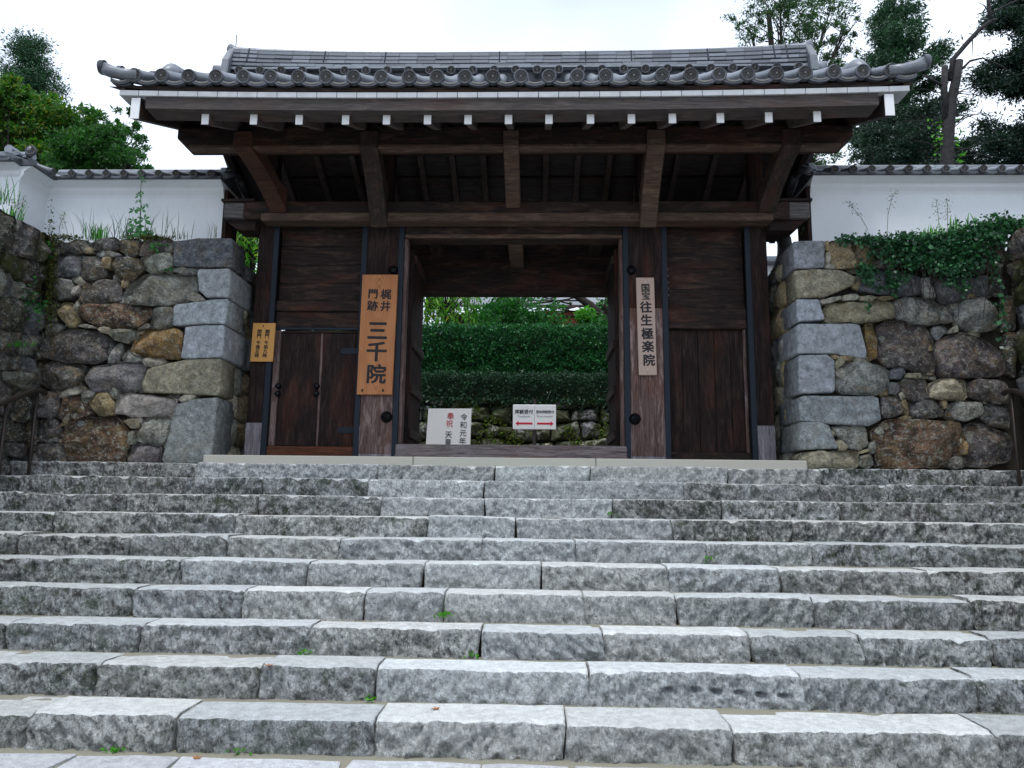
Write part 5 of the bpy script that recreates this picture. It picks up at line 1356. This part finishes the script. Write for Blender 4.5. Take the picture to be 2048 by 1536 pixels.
wispy('grey thin weed at the outer corner of the left plaster wall', [[(40, 440), (44, 415), (48, 392)], [(30, 435), (30, 410), (26, 395)]], 9.1, G_SPARSE, GW)
wispy('pair of pale upright feathery weeds above the ivy', [[(1880, 470), (1876, 430), (1872, 398)], [(1896, 470), (1895, 430), (1894, 395)]], YT, G_DRY, GW)
wispy('leaning stalk with pale seed head above the ivy', [[(1774, 472), (1776, 430), (1784, 395), (1794, 378)]], YT, G_DRY, GW)
wispy('bare leaning twig with dark buds above the ivy', [[(1736, 460), (1722, 435), (1708, 418), (1694, 403)]], YT, G_HED2, GW)
wispy('thin shrub growing on the right stone corner block', [[(1602, 470), (1606, 455), (1604, 448)]], YT+.5, G_HED2, GW)
# moss and creepers along the inner corner and tops
def clump(label, name, cat, specs, mat, size, asp=.6):
    t = thing(name, label, cat); pts = []
    for x, y, rx, ry, k, Y in specs:
        for _ in range(k):
            q = at(x+random.gauss(0, rx), y+random.gauss(0, ry), Y-abs(random.gauss(0, .03))); pts.append(tuple(q))
    quads('leaf', leaves(np.array(pts), size, asp, np.array([0, -.5, .1]), .8), mat, t); return t
clump('brown-green moss along the inner corner of the left stone wall', 'moss_patch', 'moss', [(103, 520, 5, 40, 900, YW-.06), (100, 590, 6, 40, 700, YW-.05), (130, 476, 20, 3, 400, YW-.02), (300, 476, 22, 2.5, 500, YW-.03)], leaf_mat('brown_moss', [(0, (.02, .022, .006)), (.6, (.045, .05, .01)), (1, (.09, .12, .015))], .2, .9), .028)
clump('small creeper leaves climbing the inner left corner', 'creeper', 'creeper', [(100, 500, 5, 8, 40, YW-.09), (65, 600, 10, 20, 50, 8.9), (82, 620, 8, 10, 40, 9.0), (310, 495, 10, 4, 40, YW-.09), (340, 540, 3, 3, 12, YW-.09)], G_MAPLE, .045)
# weeds in the joints of the steps, fallen leaves
GWD = 'tiny green weeds in the step joints'
for lab, px, py, st, k in (('tiny weed beside a joint on the fourth step from the top', 1220, 1028, 7, 16), ('tiny weed low in the joint under the middle steps, right of centre', 1414, 1120, 5, 12), ('tiny weed under the joint of the eighth step', 617, 1310, 2, 20), ('tiny weed in the joint left of the pale bottom stone', 736, 1405, 1, 18),
                           ('tiny weed at the foot of the eighth step near the middle', 950, 1314, 2, 14), ('tiny weeds at the foot of the bottom step, left of centre', 230, 1511, 0, 26), ('moss tuft in the wide tapered joint of the seventh step', 884, 1230, 3, 30), ('tiny weed at the foot of the lowest riser by the centre', 480, 1514, 0, 14)):
    t = thing('weed', lab, 'weed', GWD); c = at(px, py, NOSE_Y[st]-.02); p = np.array([(c.x+random.gauss(0, .03), c.y-random.random()*.03, max((NOSE_Z[st-1] if st else .0)+.01, c.z-.01)+random.random()*.02) for _ in range(k)])
    quads('leaf', leaves(p, .028, .6, np.array([0, -.4, .5])), G_LIME, t)
M_FALL = plain('dry_orange_leaf', (.30, .13, .05), .7, var=.4, vs=60)
for lab, px, py, zz in (('dry orange leaf lying on the bottom step', 871, 1420, NOSE_Z[0]+.012), ('dry curled leaf on the second step from the bottom', 537, 1333, NOSE_Z[1]+.012), ('dry orange leaf on the paving at the foot of the stairs', 394, 1518, .03)):
    d = ray(px, py); c = EYE+d*((zz-.010-EYE.z)/d.z); b = MB(); n = 10
    b.v = [(c.x, c.y, c.z+.012)]+[(c.x+math.cos(a)*(.035 if j % 2 else .015), c.y+math.sin(a)*(.03 if j % 2 else .014), c.z+(.010 if j % 2 else .002)+random.uniform(0, .008)) for j, a in enumerate(np.linspace(0, 6.283, n+1)[:-1])]
    b.f = [(0, j+1, (j+1) % n+1) for j in range(n)]
    o = b.build('fallen_leaf', M_FALL, fix=False, label=lab, category='leaf', group='dry leaves on the steps')
